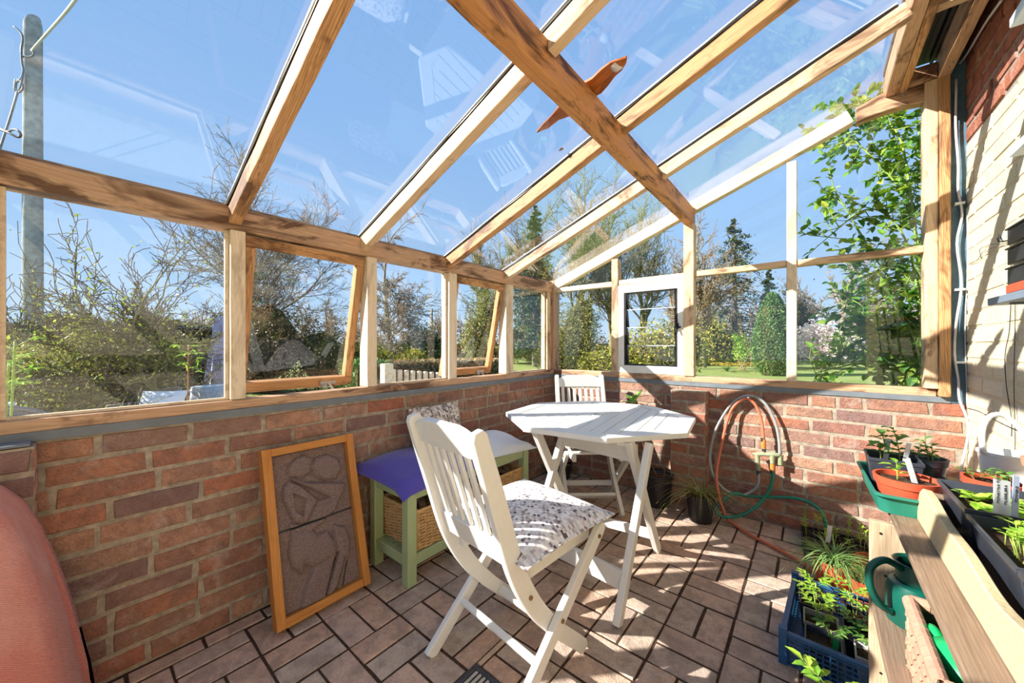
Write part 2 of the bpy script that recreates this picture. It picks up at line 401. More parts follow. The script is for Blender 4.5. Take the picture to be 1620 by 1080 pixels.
M['wicker'] = simple('willow_wicker', S(204,164,112), .7, .25, .25, 60, .2)
M['greywicker'] = simple('grey_rattan', S(126,120,122), .7, .25, .25, 60, .2)
M['splint'] = simple('pink_splint', S(194,146,122), .7, .2, .12, 50, .1)
M['lawn'] = None
m_, nt_, out_ = new_mat('lawn_grass')
v_ = coords(nt_, rnd=False); n_ = noise(nt_, v_, 1.2, 6, .7); n2_ = noise(nt_, v_, 30, 4, .7)
c_ = ramp(nt_, math_n(nt_, 'ADD', math_n(nt_, 'MULTIPLY', n_, .5), math_n(nt_, 'MULTIPLY', n2_, .5)), [(.3, S(104,120,62)), (.5, S(138,150,84)), (.7, S(172,176,116))])
principled(nt_, out_, c_, .95, .1, bump(nt_, n2_, .8, .03)); M['lawn'] = m_
M['hose_green'] = simple('green_hose', S(20,120,100), .35, .5, .08, 30)
M['hose_orange'] = simple('orange_hose', S(204,110,80), .45, .4, .08, 30)
M['hose_grey'] = simple('grey_hose', S(150,152,150), .35, .5, .08, 30)
M['olivefit'] = simple('olive_fitting', S(150,156,124), .4, .4, .06, 30)
M['orangefit'] = simple('orange_fitting', S(226,130,60), .45, .4, .06, 30)
rng = random.Random(7)
# ------------------------------------------------------------------ setting: floor, walls
def struct(o, label=None): o['kind'] = 'structure'; 
def timber(name, p0, p1, w, h, mat='wood', parent=None, up=(0,0,1), kind=None, label=None, bevel=.004):
    """a squared timber whose own X axis runs along it, so the grain does too; w is across, h is along 'up'"""
    p0 = Vector(p0); p1 = Vector(p1); d = p1-p0; L = d.length; d.normalize()
    y = Vector(up).cross(d)
    if y.length < 1e-4: y = Vector((0,1,0)).cross(d)
    y.normalize(); z = d.cross(y)
    mb = MB(); n = max(1, int(L/.12))
    hw = w/2; hh = h/2; vs = []; fs = []
    for i in range(n+1):
        x = L*i/n
        j = .0012
        for a, b in ((-1,-1),(1,-1),(1,1),(-1,1)):
            vs.append((x, a*hw+rng.uniform(-j,j), b*hh+rng.uniform(-j,j)))
    fs.append((3,2,1,0)); fs.append(tuple(n*4+k for k in range(4)))
    for i in range(n):
        for k in range(4): fs.append((i*4+k, i*4+(k+1) % 4, (i+1)*4+(k+1) % 4, (i+1)*4+k))
    mb.add(vs, fs)
    o = mb.build(name, M[mat], None, 0, bevel, 2)
    mw = Matrix(((d.x,y.x,z.x,p0.x),(d.y,y.y,z.y,p0.y),(d.z,y.z,z.z,p0.z),(0,0,0,1)))
    if parent is not None: o.parent = parent; o.matrix_parent_inverse = Matrix.Identity(4); o.matrix_local = parent.matrix_world.inverted() @ mw if False else mw
    else: o.matrix_world = mw
    if kind: o['kind'] = kind
    if label: o['label'] = label
    return o

def brick_wall(mb, o, u, nrm, length, z0, z1, ch, bl, gap=.011, prot=.0045, mi=1, mi_fn=None, jit=.0042, phase=0.0, hdr=0.0, rr=None):
    """courses of separate bricks standing slightly proud of a mortar plane; o is the start, u the run, nrm the outward normal"""
    rr = rr or rng; o = Vector(o); u = Vector(u); nrm = Vector(nrm); Z = Vector((0,0,1))
    n = round((z1-z0)/ch)
    for c in range(n):
        za = z0+c*ch+gap/2; zb = z0+(c+1)*ch-gap/2; wob = rr.uniform(-.0015,.0015)
        x = -(phase + (bl/2 if c % 2 else 0))
        while x < length:
            L = bl if rr.random() > hdr else bl/2
            L *= rr.uniform(.96, 1.04)
            a = max(x+gap/2, 0); b = min(x+L-gap/2, length)
            if b-a > .03:
                pr = prot*rr.uniform(.4, 1.3); dz = rr.uniform(-.0028, .0028); e = .005
                J = lambda: rr.uniform(-jit, jit)
                V = []
                for ins, dep in ((0, -.004), (e, pr)):
                    for xx, zz in ((a+ins, za+ins), (b-ins, za+ins), (b-ins, zb-ins), (a+ins, zb-ins)):
                        V.append(o+u*(xx+J())+Z*(zz+dz+J())+nrm*(dep))
                # extra mid points roughen the long edges
                mi_ = mi if mi_fn is None else mi_fn((a+b)/2, (za+zb)/2)
                mb.add(V, [(4,5,6,7),(0,1,5,4),(1,2,6,5),(2,3,7,6),(3,0,4,7)], mi_)
            x += L

YN = -4.3                       # how far the building runs past the camera
# floor: basket weave of clay pavers over a dark bed
mb = MB(); mb.box(-.01, 2.4, YN, 0, -.08, -.004, 0)
P = .2155
def paver(x0, x1, y0, y1):
    g = .0035; J = lambda: rng.uniform(-.0018, .0018); dz = rng.uniform(-.003, .0018); e = .004; V = []
    tx = rng.uniform(-.0015, .0015)
    for ins, z in ((0, -.012), (g*0+.001, -.003), (e, 0)):
        for x, y, s in ((x0+g+ins, y0+g+ins, -1), (x1-g-ins, y0+g+ins, 1), (x1-g-ins, y1-g-ins, 1), (x0+g+ins, y1-g-ins, -1)):
            V.append((x+J(), y+J(), z+dz+s*tx))
    f = [(8,9,10,11)]
    for a in (0, 4): f += [(a+k, a+(k+1) % 4, a+4+(k+1) % 4, a+4+k) for k in range(4)]
    mb.add(V, f, 1)
DRAIN = (.90, 1.06, -2.06, -1.89)
ix0 = math.floor((0-1.355)/P); ix1 = math.ceil((2.4-1.355)/P)
iy0 = math.floor((YN+1.28)/P); iy1 = math.ceil(1.28/P)
def clipadd(x0, x1, y0, y1):
    x0 = max(x0, .085); x1 = min(x1, 2.39); y0 = max(y0, YN); y1 = min(y1, -.005)
    if x1-x0 > .02 and y1-y0 > .02:
        a0, a1, b0, b1 = DRAIN
        if x0 < a1 and x1 > a0 and y0 < b1 and y1 > b0:      # cut round the drain
            for q in ((x0, a0, y0, y1), (a1, x1, y0, y1), (max(x0, a0), min(x1, a1), y0, b0), (max(x0, a0), min(x1, a1), b1, y1)):
                if q[1]-q[0] > .012 and q[3]-q[2] > .012: paver(*q)
            return
        paver(x0, x1, y0, y1)
for i in range(ix0, ix1+1):
    for j in range(iy0, iy1+1):
        x = 1.355+i*P; y = -1.28+j*P
        if (i+j) % 2 == 0:
            clipadd(x, x+P/2, y, y+P); clipadd(x+P/2, x+P, y, y+P)
        else:
            clipadd(x, x+P, y, y+P/2); clipadd(x, x+P, y+P/2, y+P)
# broken slips fill the gap along the low wall
y = YN
while y < -.03:
    L = rng.uniform(.12, .24); paver(.012, .083, y, min(y+L, -.01)); y += L
o = mb.build('floor', [M['joint'], M['paver']]); o['kind'] = 'structure'

# low wall of the long side
CH = .827/11
mb = MB(); mb.box(-.22, 0, YN, .02, -.15, .829, 0)
brick_wall(mb, (0, 0, 0), (0,-1,0), (1,0,0), -YN, 0, .827, CH, .232, hdr=.16, phase=.06)
o = mb.build('wall_left', [M['mortar'], M['brick']]); o['kind'] = 'structure'
mb = MB(); mb.box(.001, .08, YN, -2.862, -.02, .826, 0)
brick_wall(mb, (.08, -2.862, 0), (0,-1,0), (1,0,0), 1.4, 0, .827, CH, .225, hdr=.2, phase=0)
brick_wall(mb, (0.004, -2.862, 0), (1,0,0), (0,1,0), .076, 0, .827, CH, .2)
o = mb.build('wall_left_pier', [M['mortar'], M['brick']]); o['kind'] = 'structure'
# low wall of the far end, with its pier
mb = MB(); mb.box(-.22, 2.4, 0, .22, -.15, .829, 0)
brick_wall(mb, (0.004, 0, 0), (1,0,0), (0,-1,0), 2.392, 0, .827, CH, .236, hdr=.12, phase=.1)
o = mb.build('wall_end', [M['mortar'], M['brick']]); o['kind'] = 'structure'
mb = MB(); mb.box(1.042, 1.262, -.1, -.001, -.02, .802, 0)
brick_wall(mb, (1.042, -.1, 0), (1,0,0), (0,-1,0), .22, 0, .802, .802/11, .226, hdr=0, phase=0)
brick_wall(mb, (1.262, -.1, 0), (0,1,0), (1,0,0), .1, 0, .802, .802/11, .11, hdr=0)
o = mb.build('wall_end_pier', [M['mortar'], M['brick']]); o['kind'] = 'structure'
# house wall: cream paint over brick, bare red brick above
mb = MB(); mb.box(2.4, 2.62, YN, .22, -.15, 2.08, 0); mb.box(2.4, 2.62, YN, .22, 2.08, 3.4, 1)
rr = random.Random(3)
brick_wall(mb, (2.4, .0, 0), (0,-1,0), (-1,0,0), -YN, 0, 2.1, .075, .23, gap=.010, prot=.0035, mi=2, rr=rr, jit=.002)
brick_wall(mb, (2.4, .0, 0), (0,-1,0), (-1,0,0), -YN, 2.1, 3.375, .075, .23, gap=.012, prot=.007, mi=3, rr=rr)
o = mb.build('wall_right', [M['cream_mortar'], M['mortar_house'], M['cream'], M['brick_house']]); o['kind'] = 'structure'
# lead flashing under the timber sills, loose slate by the near pier
mb = MB(); mb.box(-.16, .012, YN, .02, .829, .858); mb.box(-.16, 2.345, -.008, .16, .8285, .857)
o = mb.build('trim_1', M['lead']); o['kind'] = 'structure'
mb = MB(); mb.box(.003, .085, -3.5, -2.87, .829, .836)
o = mb.build('trim_2', M['lead'], bevel=.002); o['kind'] = 'structure'
# dark strip where the frame meets the house
mb = MB(); mb.box(2.345, 2.399, -.006, .06, .83, 2.62)
o = mb.build('trim_3', M['dpc']); o['kind'] = 'structure'

# ------------------------------------------------------------------ timber frame
SL = .38; Z0 = 1.61
rz = lambda x: Z0+SL*x
RD = Vector((1, 0, SL)).normalized(); RN = Vector((-SL, 0, 1)).normalized()
def st(o): o['kind'] = 'structure'; return o
st(timber('sill_side', (-.032, YN, .876), (-.032, .03, .876), .075, .038, 'wood_dark'))
st(timber('sill_end', (-.06, .032, .877), (2.30, .032, .877), .075, .042, 'wood_dark'))
st(timber('eave_beam', (-.04, YN, 1.632), (-.04, .045, 1.632), .085, .088, 'wood_dark'))
st(timber('eave_fillet', (-.05, YN, 1.683), (-.05, .045, 1.683), .07, .016, 'wood_dark', bevel=.002))
POSTS = [(-2.955, .05), (-2.3585, .052), (-1.769, .056), (-1.2005, .066), (-.622, .085)]
for y, w in POSTS + [(-3.5, .055), (-4.1, .055)]:
    st(timber('post', (-.04, y, .896), (-.04, y, 1.588), .08, w, 'wood_pale', up=(0,1,0)))
st(timber('corner_post', (-.035, .035, .896), (-.035, .035, 1.70), .09, .095, 'wood_dark', up=(0,1,0)))
st(timber('corner_stile', (-.035, -.075, .896), (-.035, -.075, 1.588), .07, .05, 'wood', up=(0,1,0)))
for y, nm in ((-2.37, 'rafter'), (-1.812, 'rafter'), (-1.24, 'rafter'), (-.672, 'rafter'), (-2.955, 'rafter'), (-3.52, 'rafter'), (-4.1, 'rafter')):
    c = Vector((0, y, Z0)) + RN*.034
    st(timber(nm, c + RD*(.0), c + RD*2.27, .044, .068, 'wood_warm' if y in (-2.37, -1.24) else 'wood', up=RN))
c = Vector((-.02, .022, Z0-.007)) + RN*.038
st(timber('end_rafter', c, c + RD*2.155, .06, .078, 'wood_pale', up=RN))
st(timber('purlin_beam', (1.139, YN, 2.030), (1.139, .055, 2.030), .056, .116, 'wood_burnt'))
# end wall posts and rails
def endpost(x0, x1, z1, mat='wood', y=.03):
    st(timber('end_post', ((x0+x1)/2, y, .897), ((x0+x1)/2, y, z1), .07, x1-x0, mat, up=(1,0,0)))
endpost(.557, .612, rz(.58)-.02, 'wood')
endpost(1.105, 1.172, 1.975, 'wood', .02)
endpost(1.692, 1.742, rz(1.7)-.02, 'wood_pale')
for x0, x1, m in ((2.258, 2.303, 'wood'), (2.303, 2.342, 'wood_warm')):
    st(timber('wall_post', ((x0+x1)/2, .005 if x0 > 2.3 else .02, .86 if x0 > 2.3 else .897), ((x0+x1)/2, .005 if x0 > 2.3 else .02, 2.46), .09, x1-x0, m, up=(1,0,0)))
st(timber('rail', (.01, .03, 1.612), (.557, .03, 1.612), .055, .04, 'wood_pale'))
st(timber('rail', (.612, .03, 1.616), (1.105, .03, 1.616), .055, .04, 'wood_pale'))
st(timber('rail', (1.172, .03, 1.619), (1.692, .03, 1.619), .055, .038, 'wood'))
st(timber('rail', (1.742, .03, 1.615), (2.258, .03, 1.615), .055, .038, 'wood'))
# knee piece, header, soffit and wall plate at the top
mb = MB(); poly = [(2.003, 2.356), (2.04, 2.366), (2.12, 2.376), (2.182, 2.379), (2.247, 2.369), (2.30, 2.366), (2.30, 2.456), (2.18, 2.452), (2.11, 2.478), (2.003, 2.440)]
Mx = Matrix(((1,0,0,0),(0,0,1,0),(0,1,0,0),(0,0,0,1)))
mb.prism(poly, -.011, .052, 0, Mx); st(mb.build('knee_brace', M['wood_dark'], bevel=.003))
st(timber('header', (2.140, YN, 2.505), (2.140, .05, 2.505), .05, .12, 'wood_dark'))
st(timber('header_fillet', (2.182, YN, 2.498), (2.182, .045, 2.498), .032, .10, 'wood_warm'))
st(timber('cross_piece', (2.2, -.005, 2.50), (2.30, -.005, 2.50), .06, .08, 'wood_dark'))
st(timber('cross_piece', (2.2, -.52, 2.52), (2.40, -.52, 2.52), .045, .035, 'wood'))
st(timber('wall_plate', (2.322, YN, 2.53), (2.322, .03, 2.53), .04, .16, 'wood_dark'))
mb = MB(); mb.box(2.12, 2.4, YN, .1, 2.615, 2.64); mb.box(2.262, 2.274, YN, .05, 2.59, 2.615); mb.box(2.285, 2.297, YN, .05, 2.58, 2.615)
st(mb.build('ceiling_soffit', M['darkpanel']))
# ------------------------------------------------------------------ glazing
wn = [0]
def window_name():
    wn[0] += 1; return 'window_%d' % wn[0]
def pane_box(x0, x1, y0, y1, z0, z1): 
    mb = MB(); mb.box(x0, x1, y0, y1, z0, z1); return mb
def fixed_side(y0, y1):
    r = thing(window_name(), None, None, (0, 0, 0), kind='structure')
    pane_box(-.046, -.042, y0, y1, .90, 1.585).build('pane', M['glass'], r)
    mb = MB()
    for a, b in ((y0, y0+.012), (y1-.012, y1)): mb.box(-.041, -.024, a, b, .897, 1.586)
    mb.box(-.041, -.024, y0+.012, y1-.012, .896, .905)
    mb.build('glazing_bead', M['wood_pale'], r)
fixed_side(-2.93, -2.385); fixed_side(-1.741, -1.234); fixed_side(-.58, -.10)
for a, b in ((-3.47, -2.98), (-4.07, -3.53)): fixed_side(a, b)
def opening_side(y0, y1, ang):
    r = thing(window_name(), None, None, (-.035, 0, 1.578), kind='structure')
    r.rotation_euler = (0, ang, 0)      # hinged along its top edge, foot swung outwards
    H = .69
    mats = M['wood_warm']
    def pc(nm, p0, p1, w, h, up): timber(nm, p0, p1, w, h, 'wood_warm', r, up)
    pc('top_rail', (0, y0, -.02), (0, y1, -.02), .04, .045, (0,0,1))
    pc('bottom_rail', (0, y0, -H+.022), (0, y1, -H+.022), .04, .048, (0,0,1))
    pc('stile', (0, y0+.02, -H+.046), (0, y0+.02, -.042), .04, .04, (0,1,0))
    pc('stile', (0, y1-.02, -H+.046), (0, y1-.02, -.042), .04, .04, (0,1,0))
    pane_box(-.006, -.002, y0+.035, y1-.035, -H+.04, -.04).build('pane', M['glass'], r)
    mb = MB(); yc = y1-.13
    mb.box(.02, .028, yc-.04, yc+.04, -H+.012, -H+.03); mb.bar((.022, yc, -H+.02), (.10, yc+.03, -H-.03), .012, .006); mb.bar((.022, yc-.01, -H+.02), (.03, yc-.02, -H+.0), .02, .01)
    mb.build('casement_stay', M['steel'], r)
opening_side(-2.329, -1.80, math.radians(13.0)); opening_side(-1.164, -.668, math.radians(12.0))
def fixed_end(poly):
    r = thing(window_name(), None, None, (0, 0, 0), kind='structure')
    mb = MB(); mb.prism(poly, .036, .040, 0, Mx); mb.build('pane', M['glass'], r)
fixed_end([(.0, .897), (.56, .897), (.56, 1.595), (.0, 1.595)])
fixed_end([(1.17, .897), (1.694, .897), (1.694, 1.60), (1.17, 1.60)])
fixed_end([(1.74, .897), (2.26, .897), (2.26, 1.597), (1.74, 1.597)])
fixed_end([(.06, 1.63), (.56, 1.63), (.56, rz(.56)), ])
fixed_end([(.61, 1.634), (1.107, 1.634), (1.107, rz(1.107)), (.61, rz(.61))])
fixed_end([(1.17, 1.636), (1.694, 1.636), (1.694, rz(1.694)), (1.17, rz(1.17))])
fixed_end([(1.74, 1.632), (2.26, 1.632), (2.26, 2.37), (2.0, rz(1.97)), (1.74, rz(1.74))])
# louvre window in the end wall
r = thing(window_name(), None, None, (0, 0, 0), kind='structure')
mb = MB(); y0, y1 = -.006, .05
mb.box(.613, .662, y0, y1, .899, 1.592); mb.box(1.062, 1.104, y0, y1, .899, 1.592); mb.box(.662, 1.062, y0, y1, 1.528, 1.592); mb.box(.662, 1.062, y0, y1, .899, .958)
mb.build('outer_frame', M['white_frame'], r, bevel=.003)
mb = MB(); mb.box(.664, .676, .0, .036, .958, 1.528); mb.box(1.050, 1.061, .0, .036, .958, 1.528); mb.box(.676, 1.05, .004, .03, .959, .970); mb.box(.676, 1.05, .004, .03, 1.518, 1.527)
for k in range(4):
    z = .972+k*.14
    for x in (.678, 1.038): mb.bar((x+.005, .034, z), (x+.005, .004, z+.135), .01, .022, (0,1,0))
mb.build('blade_holder', M['blackmetal'], r)
for k in range(4):
    z = .972+k*.14; mb = MB(); mb.bar((.863, .044, z-.004), (.863, .006, z+.142), .36, .005, (0,1,0)); lb = mb.build('louvre_blade', M['glass'], r); mb = MB(); mb.box(.684, 1.042, .004, .0085, z+.139, z+.143); mb.build('ground_edge', M['label'], lb)
mb = MB(); mb.bar((1.056, -.004, 1.30), (1.056, -.03, 1.25), .012, .012); mb.bar((1.056, -.03, 1.25), (1.066, -.034, 1.21), .01, .012); mb.box(1.048, 1.072, -.016, -.004, 1.235, 1.275); mb.box(1.066, 1.086, -.012, -.006, 1.24, 1.252)
mb.build('louvre_handle', M['blackmetal'], r)
# roof panes, one to a bay, lying on the rafters
ys = [-4.1, -3.52, -2.955, -2.37, -1.812, -1.24, -.672, .06]
for a, b in zip(ys[:-1], ys[1:]):
    c0 = Vector((-.10, a+.004, Z0-.038)) + RN*.072; mb = MB()
    p = [c0, c0+Vector((0, b-a-.008, 0)), c0+Vector((0, b-a-.008, 0))+RD*2.47, c0+RD*2.47]
    q = [v+RN*.004 for v in p]
    mb.add(p+q, [(3,2,1,0),(4,5,6,7),(0,1,5,4),(1,2,6,5),(2,3,7,6),(3,0,4,7)])
    st(mb.build('roof_pane', M['roofglass']))
# dark glazing bars with a bright lip along each rafter top
for y in (-2.37, -1.812, -1.24, -.672, -2.955, -3.52, -4.1):
    c = Vector((0, y, Z0)) + RN*.0695
    st(timber('glazing_bar', c + RD*.02, c + RD*2.25, .052, .004, 'blackmetal', up=RN, bevel=0))
    c = Vector((0, y, Z0)) + RN*.0785
    st(timber('capping_bar', c - RD*.08, c + RD*2.25, .058, .005, 'whiteplastic', up=RN, bevel=0))
def on_y(px, py, y):
    d = RIGHT*((px-810)/F) + FWD + Vector((0,0,(HORIZON-py)/F)); return CAM + d*((y-CAM.y)/d.y)
def on_x(px, py, x):
    d = RIGHT*((px-810)/F) + FWD + Vector((0,0,(HORIZON-py)/F)); return CAM + d*((x-CAM.x)/d.x)
def on_z(px, py, z):
    d = RIGHT*((px-810)/F) + FWD + Vector((0,0,(HORIZON-py)/F)); return CAM + d*((z-CAM.z)/d.z)
def pillow(w, d, h, n=18, sag=.05, lump=0, seed=1, pw=2.1):
    """a stuffed cushion, corners pinched, lying on z = 0"""
    r = random.Random(seed); ph = [r.uniform(0, 6) for _ in range(4)]
    mb = MB(); top = []; bot = []
    for i in range(n+1):
        for j in range(n+1):
            u = -1+2*i/n; v = -1+2*j/n
            x = u*w/2*(1-sag*(1-v*v)); y = v*d/2*(1-sag*(1-u*u))
            k = max(0, (1-abs(u)**pw)*(1-abs(v)**pw))**.5
            z = h*.62*k; zz = -h*.38*k
            z += lump*k*(math.sin(3*u+ph[0])*math.cos(2.4*v+ph[1])+.5*math.sin(6*u*v+ph[2]))
            top.append((x, y, z+h*.38)); bot.append((x, y, zz+h*.38))
    m = n+1; fs = []
    for i in range(n):
        for j in range(n):
            fs.append((i*m+j, (i+1)*m+j, (i+1)*m+j+1, i*m+j+1))
    mb.add(top, fs); mb.add(bot, [f[::-1] for f in fs])
    return mb
def pillow_edge(w, d, h, r=.004, sag=.05, n=14):
    pts = []
    for s in range(4):
        for i in range(n):
            t = -1+2*i/n
            u, v = ((t, -1), (1, t), (-t, 1), (-1, -t))[s]
            pts.append((u*w/2*(1-sag*(1-v*v)), v*d/2*(1-sag*(1-u*u)), h*.38))
    mb = MB(); mb.tube(pts, r, 5, closed=True); return mb

# ------------------------------------------------------------------ folding chairs
def make_chair(label, loc, rz_):
    t = thing('folding_chair', label, 'chair', loc, rz_, 'white folding garden chairs')
    wp = M['white_paint']
    stile = [(-.285,.885),(-.262,.815),(-.235,.735),(-.200,.63),(-.160,.505),(-.128,.425),(-.085,.345),(-.03,.265),(.035,.19),(.10,.125),(.165,.065),(.212,.018)]
    stile = [tuple(p) for p in bez([Vector((a, b, 0)) for a, b in stile], 3)]
    stile = [(p[0], p[1]) for p in stile]
    tp = [.05+.012*math.sin(PI*min(1, i/(len(stile)-1)*1.25)) for i in range(len(stile))]
    tp[-1] = .03; tp[-2] = .05; tp[0] = .03
    own = {}
    for s in (-1, 1):
        a, b = (.160, .186) if s > 0 else (-.186, -.160)
        mb = MB(); mb.strip(stile, .05, a, b, 0, taper=tp); stl = mb.build('back_stile', wp, t, 0, .004, 2)
        leg = [(.292,.452),(.285,.446),(.27,.432),(.0,.186),(-.205,.0)]
        a, b = (.188, .212) if s > 0 else (-.212, -.188)
        mb = MB(); mb.strip(leg, .046, a, b, 0, taper=[.02,.038,.046,.046,.046]); lg = mb.build('leg', wp, t, 0, .004, 2); own[s] = (stl, lg)
    rail = [(-.10,.397),(.27,.412)]
    for a, b in ((.135,.159),(-.159,-.135)):
        mb = MB(); mb.strip(rail, .045, a, b, 0); mb.build('seat_rail', wp, t, 0, .003)
    for k in range(6):
        mb = MB(); y = -.07+k*.064; mb.box(-.16, .16, y-.026, y+.026, .420+.017*(y+.13)/.4, .434+.017*(y+.13)/.4); mb.build('seat_slat', wp, t, 0, .003)
    # backrest in its own tilted frame: x across, y normal, z up the back
    up = Vector((0, -.125, .385)).normalized(); nn = Vector((0, up.z, -up.y))
    B = Matrix(((1, nn.x, up.x, 0), (0, nn.y, up.y, -.160), (0, nn.z, up.z, .505), (0, 0, 0, 1)))
    n = 12; poly = [(-.160, .305), (.160, .305)]
    for i in range(n+1):
        x = .160-.32*i/n; u = x/.16
        poly.append((x, .372+.026*min(1, (1-abs(u))*2.4)))
    mb = MB(); Q = B @ Matrix(((1,0,0,0),(0,0,1,0),(0,1,0,0),(0,0,0,1)))
    mb.prism(poly, -.011, .012, 0, Q); mb.build('top_rail', wp, t, 0, .003)
    mb = MB(); mb.box(-.160, .160, -.011, .011, -.055, .03, 0, B); mb.build('lower_rail', wp, t, 0, .003)
    for k in range(7):
        x = -.132+k*.044
        mb = MB(); mb.box(x-.011, x+.011, -.006, .006, .03, .305, 0, B); mb.build('back_slat', wp, t, 0, .002)
    mb = MB(); mb.bar((-.19, -.062, .132), (.19, -.062, .132), .022, .036, (0,-.7,1)); mb.build('stretcher', wp, t, 0, .003)
    mb = MB(); mb.bar((-.162, .11, .115), (.162, .11, .115), .022, .034, (0,.8,1)); mb.build('stretcher', wp, t, 0, .003)
    for s in (-1, 1):
        for y, z, x, w_ in ((-.085,.345,.188,0),(.04,.222,.2135,1),(.255,.42,.2135,1)):
            mb = MB(); mb.tube([(s*(x-.004), y, z), (s*(x+.003), y, z)], .007, 10); mb.build('bolt', M['brass'], own[s][w_])['label'] = 'brass bolt head'
    return t
PH = math.radians(-6.5)
make_chair('white slatted folding chair nearest the viewer, its back turned and a mosaic cushion on it', (.972, -1.795, 0), PH)
CH2 = Vector((.605, -.50, 0)); A2 = math.atan2(-.66, -.75)
make_chair('white slatted folding chair in the glazed corner behind the table', CH2, math.pi + .72)
def cushion(label, loc, rot, w, d, h, mat, group=None, lump=.004, seed=1, name='seat_cushion', edge=None, droop=0):
    t = thing(name, label, 'cushion', loc, 0, group); t.rotation_euler = rot
    a, b = pillow(w, d, h, 20, .05, lump, seed), pillow_edge(w, d, h)
    if droop:                                     # soft edges hang over whatever carries the cushion
        for q in (a, b): q.v = [(x, y, z-.55*max(0, x-droop)-.35*max(0, -droop-.06-y)) for x, y, z in q.v]
    a.build('cover', mat, t, 1); b.build('piping', edge or mat, t, 1)
    return t
cushion('square cushion with a tiny grey and white mosaic print on the front chair', (.986, -1.715, .450), (math.radians(2), 0, PH-.02), .47, .46, .10, M['mosaic'], seed=4)
cushion('mosaic print cushion on the seat of the corner chair, half hidden under the table', (.638, -.545, .452), (0, 0, .72+PI), .38, .38, .05, M['mosaic_small'], seed=5)

# ------------------------------------------------------------------ octagonal table
TA = math.radians(8); TC = Vector((.868, -.888, 0))
t = thing('garden_table', 'white octagonal slatted folding garden table', 'table', TC, TA)
wp = M['white_paint']
ap = .487; ch = .08
def octagon(ap, z=0):
    R = ap/math.cos(PI/8); return [(R*math.cos(PI/8+k*PI/4), R*math.sin(PI/8+k*PI/4)) for k in range(8)]
O = octagon(ap); I = octagon(ap-ch)
for k in range(8):
    a, b, c, d = O[k], O[(k+1) % 8], I[(k+1) % 8], I[k]
    mb = MB(); mb.prism([a, b, c, d], .697, .722); mb.build('border_board', wp, t, 0, .003, 2)
hx = ap-ch; nsl = 13; wsl = 2*hx/nsl
for k in range(nsl):
    x0 = -hx+k*wsl+.0025; x1 = x0+wsl-.005
    lim = lambda x: min(hx, hx*math.tan(PI/8)+ (hx-abs(x)))
    y0a, y1a = lim(x0), lim(x1)
    poly = [(x0, -y0a), (x1, -y1a), (x1, y1a), (x0, y0a)]
    mb = MB(); mb.prism(poly, .700, .7185); mb.build('tabletop_slat', wp, t, 0, .0015)
mb = MB(); mb.lathe([(0,.7205),(.024,.7205),(.026,.7225),(.03,.722),(.031,.7195)], 20); mb.lathe([(0,.7195),(.02,.7195)], 16); mb.build('parasol_hole_ring', M['greyplastic'], t, 1)
iT = (Matrix.Translation(TC) @ Matrix.Rotation(TA, 4, 'Z')).inverted()
L_ = lambda *p: iT @ Vector(p)
def tleg(a, b, w=.03, h=.045):
    mb = MB(); mb.bar(L_(*a), L_(*b), w, h, (0,1,0) if False else L_(0,1,0)-L_(0,0,0)); mb.build('leg', wp, t, 0, .004, 2)
tleg((1.193, -1.236, .70), (1.165, -.765, 0)); tleg((1.252, -1.15, .68), (1.213, -1.408, 0))
tleg((.753, -1.327, .70), (.723, -.861, 0)); tleg((.775, -1.085, .66), (.705, -1.345, 0))
mb = MB(); mb.bar(L_(.765, -1.11, .625), L_(1.20, -1.16, .625), .022, .085); mb.build('apron', wp, t, 0, .003)
mb = MB(); mb.bar(L_(.72, -1.30, .15), L_(1.22, -1.352, .15), .022, .08); mb.build('stretcher', wp, t, 0, .003)
mb = MB(); mb.bar(L_(.73, -.90, .12), L_(1.175, -.84, .12), .022, .05); mb.build('stretcher', wp, t, 0, .003)
for x in (-.24, .24):
    mb = MB(); mb.box(x-.02, x+.02, -.40, .40, .672, .698); mb.build('batten', wp, t, 0, .003)

# ------------------------------------------------------------------ bench with baskets
t = thing('storage_bench', 'low pistachio green wooden bench against the brick wall', 'bench', (0, 0, 0))
gp = M['green_paint']; X0, X1, Y0, Y1 = .055, .388, -1.815, -.895
for x in (X0, X1-.05):
    for y in (Y0, Y1-.05):
        mb = MB(); mb.box(x, x+.05, y, y+.05, 0, .452); mb.build('leg', gp, t, 0, .004, 2)
for z0, z1, nm in ((.395, .452, 'top_rail'), (.085, .135, 'lower_rail')):
    for x in (X0+.008, X1-.04):
        mb = MB(); mb.box(x, x+.032, Y0+.05, Y1-.05, z0, z1); mb.build(nm, gp, t, 0, .003)
    for y in (Y0+.008, Y1-.04):
        mb = MB(); mb.box(X0+.05, X1-.05, y, y+.032, z0, z1); mb.build(nm, gp, t, 0, .003)
for k in range(5):
    mb = MB(); x = X0+.052+k*.047; mb.box(x, x+.04, Y0+.04, Y1-.04, .436, .451); mb.build('seat_slat', gp, t, 0, .002)
for k in range(5):
    mb = MB(); x = X0+.052+k*.047; mb.box(x, x+.04, Y0+.04, Y1-.04, .118, .132); mb.build('shelf_slat', gp, t, 0, .002)
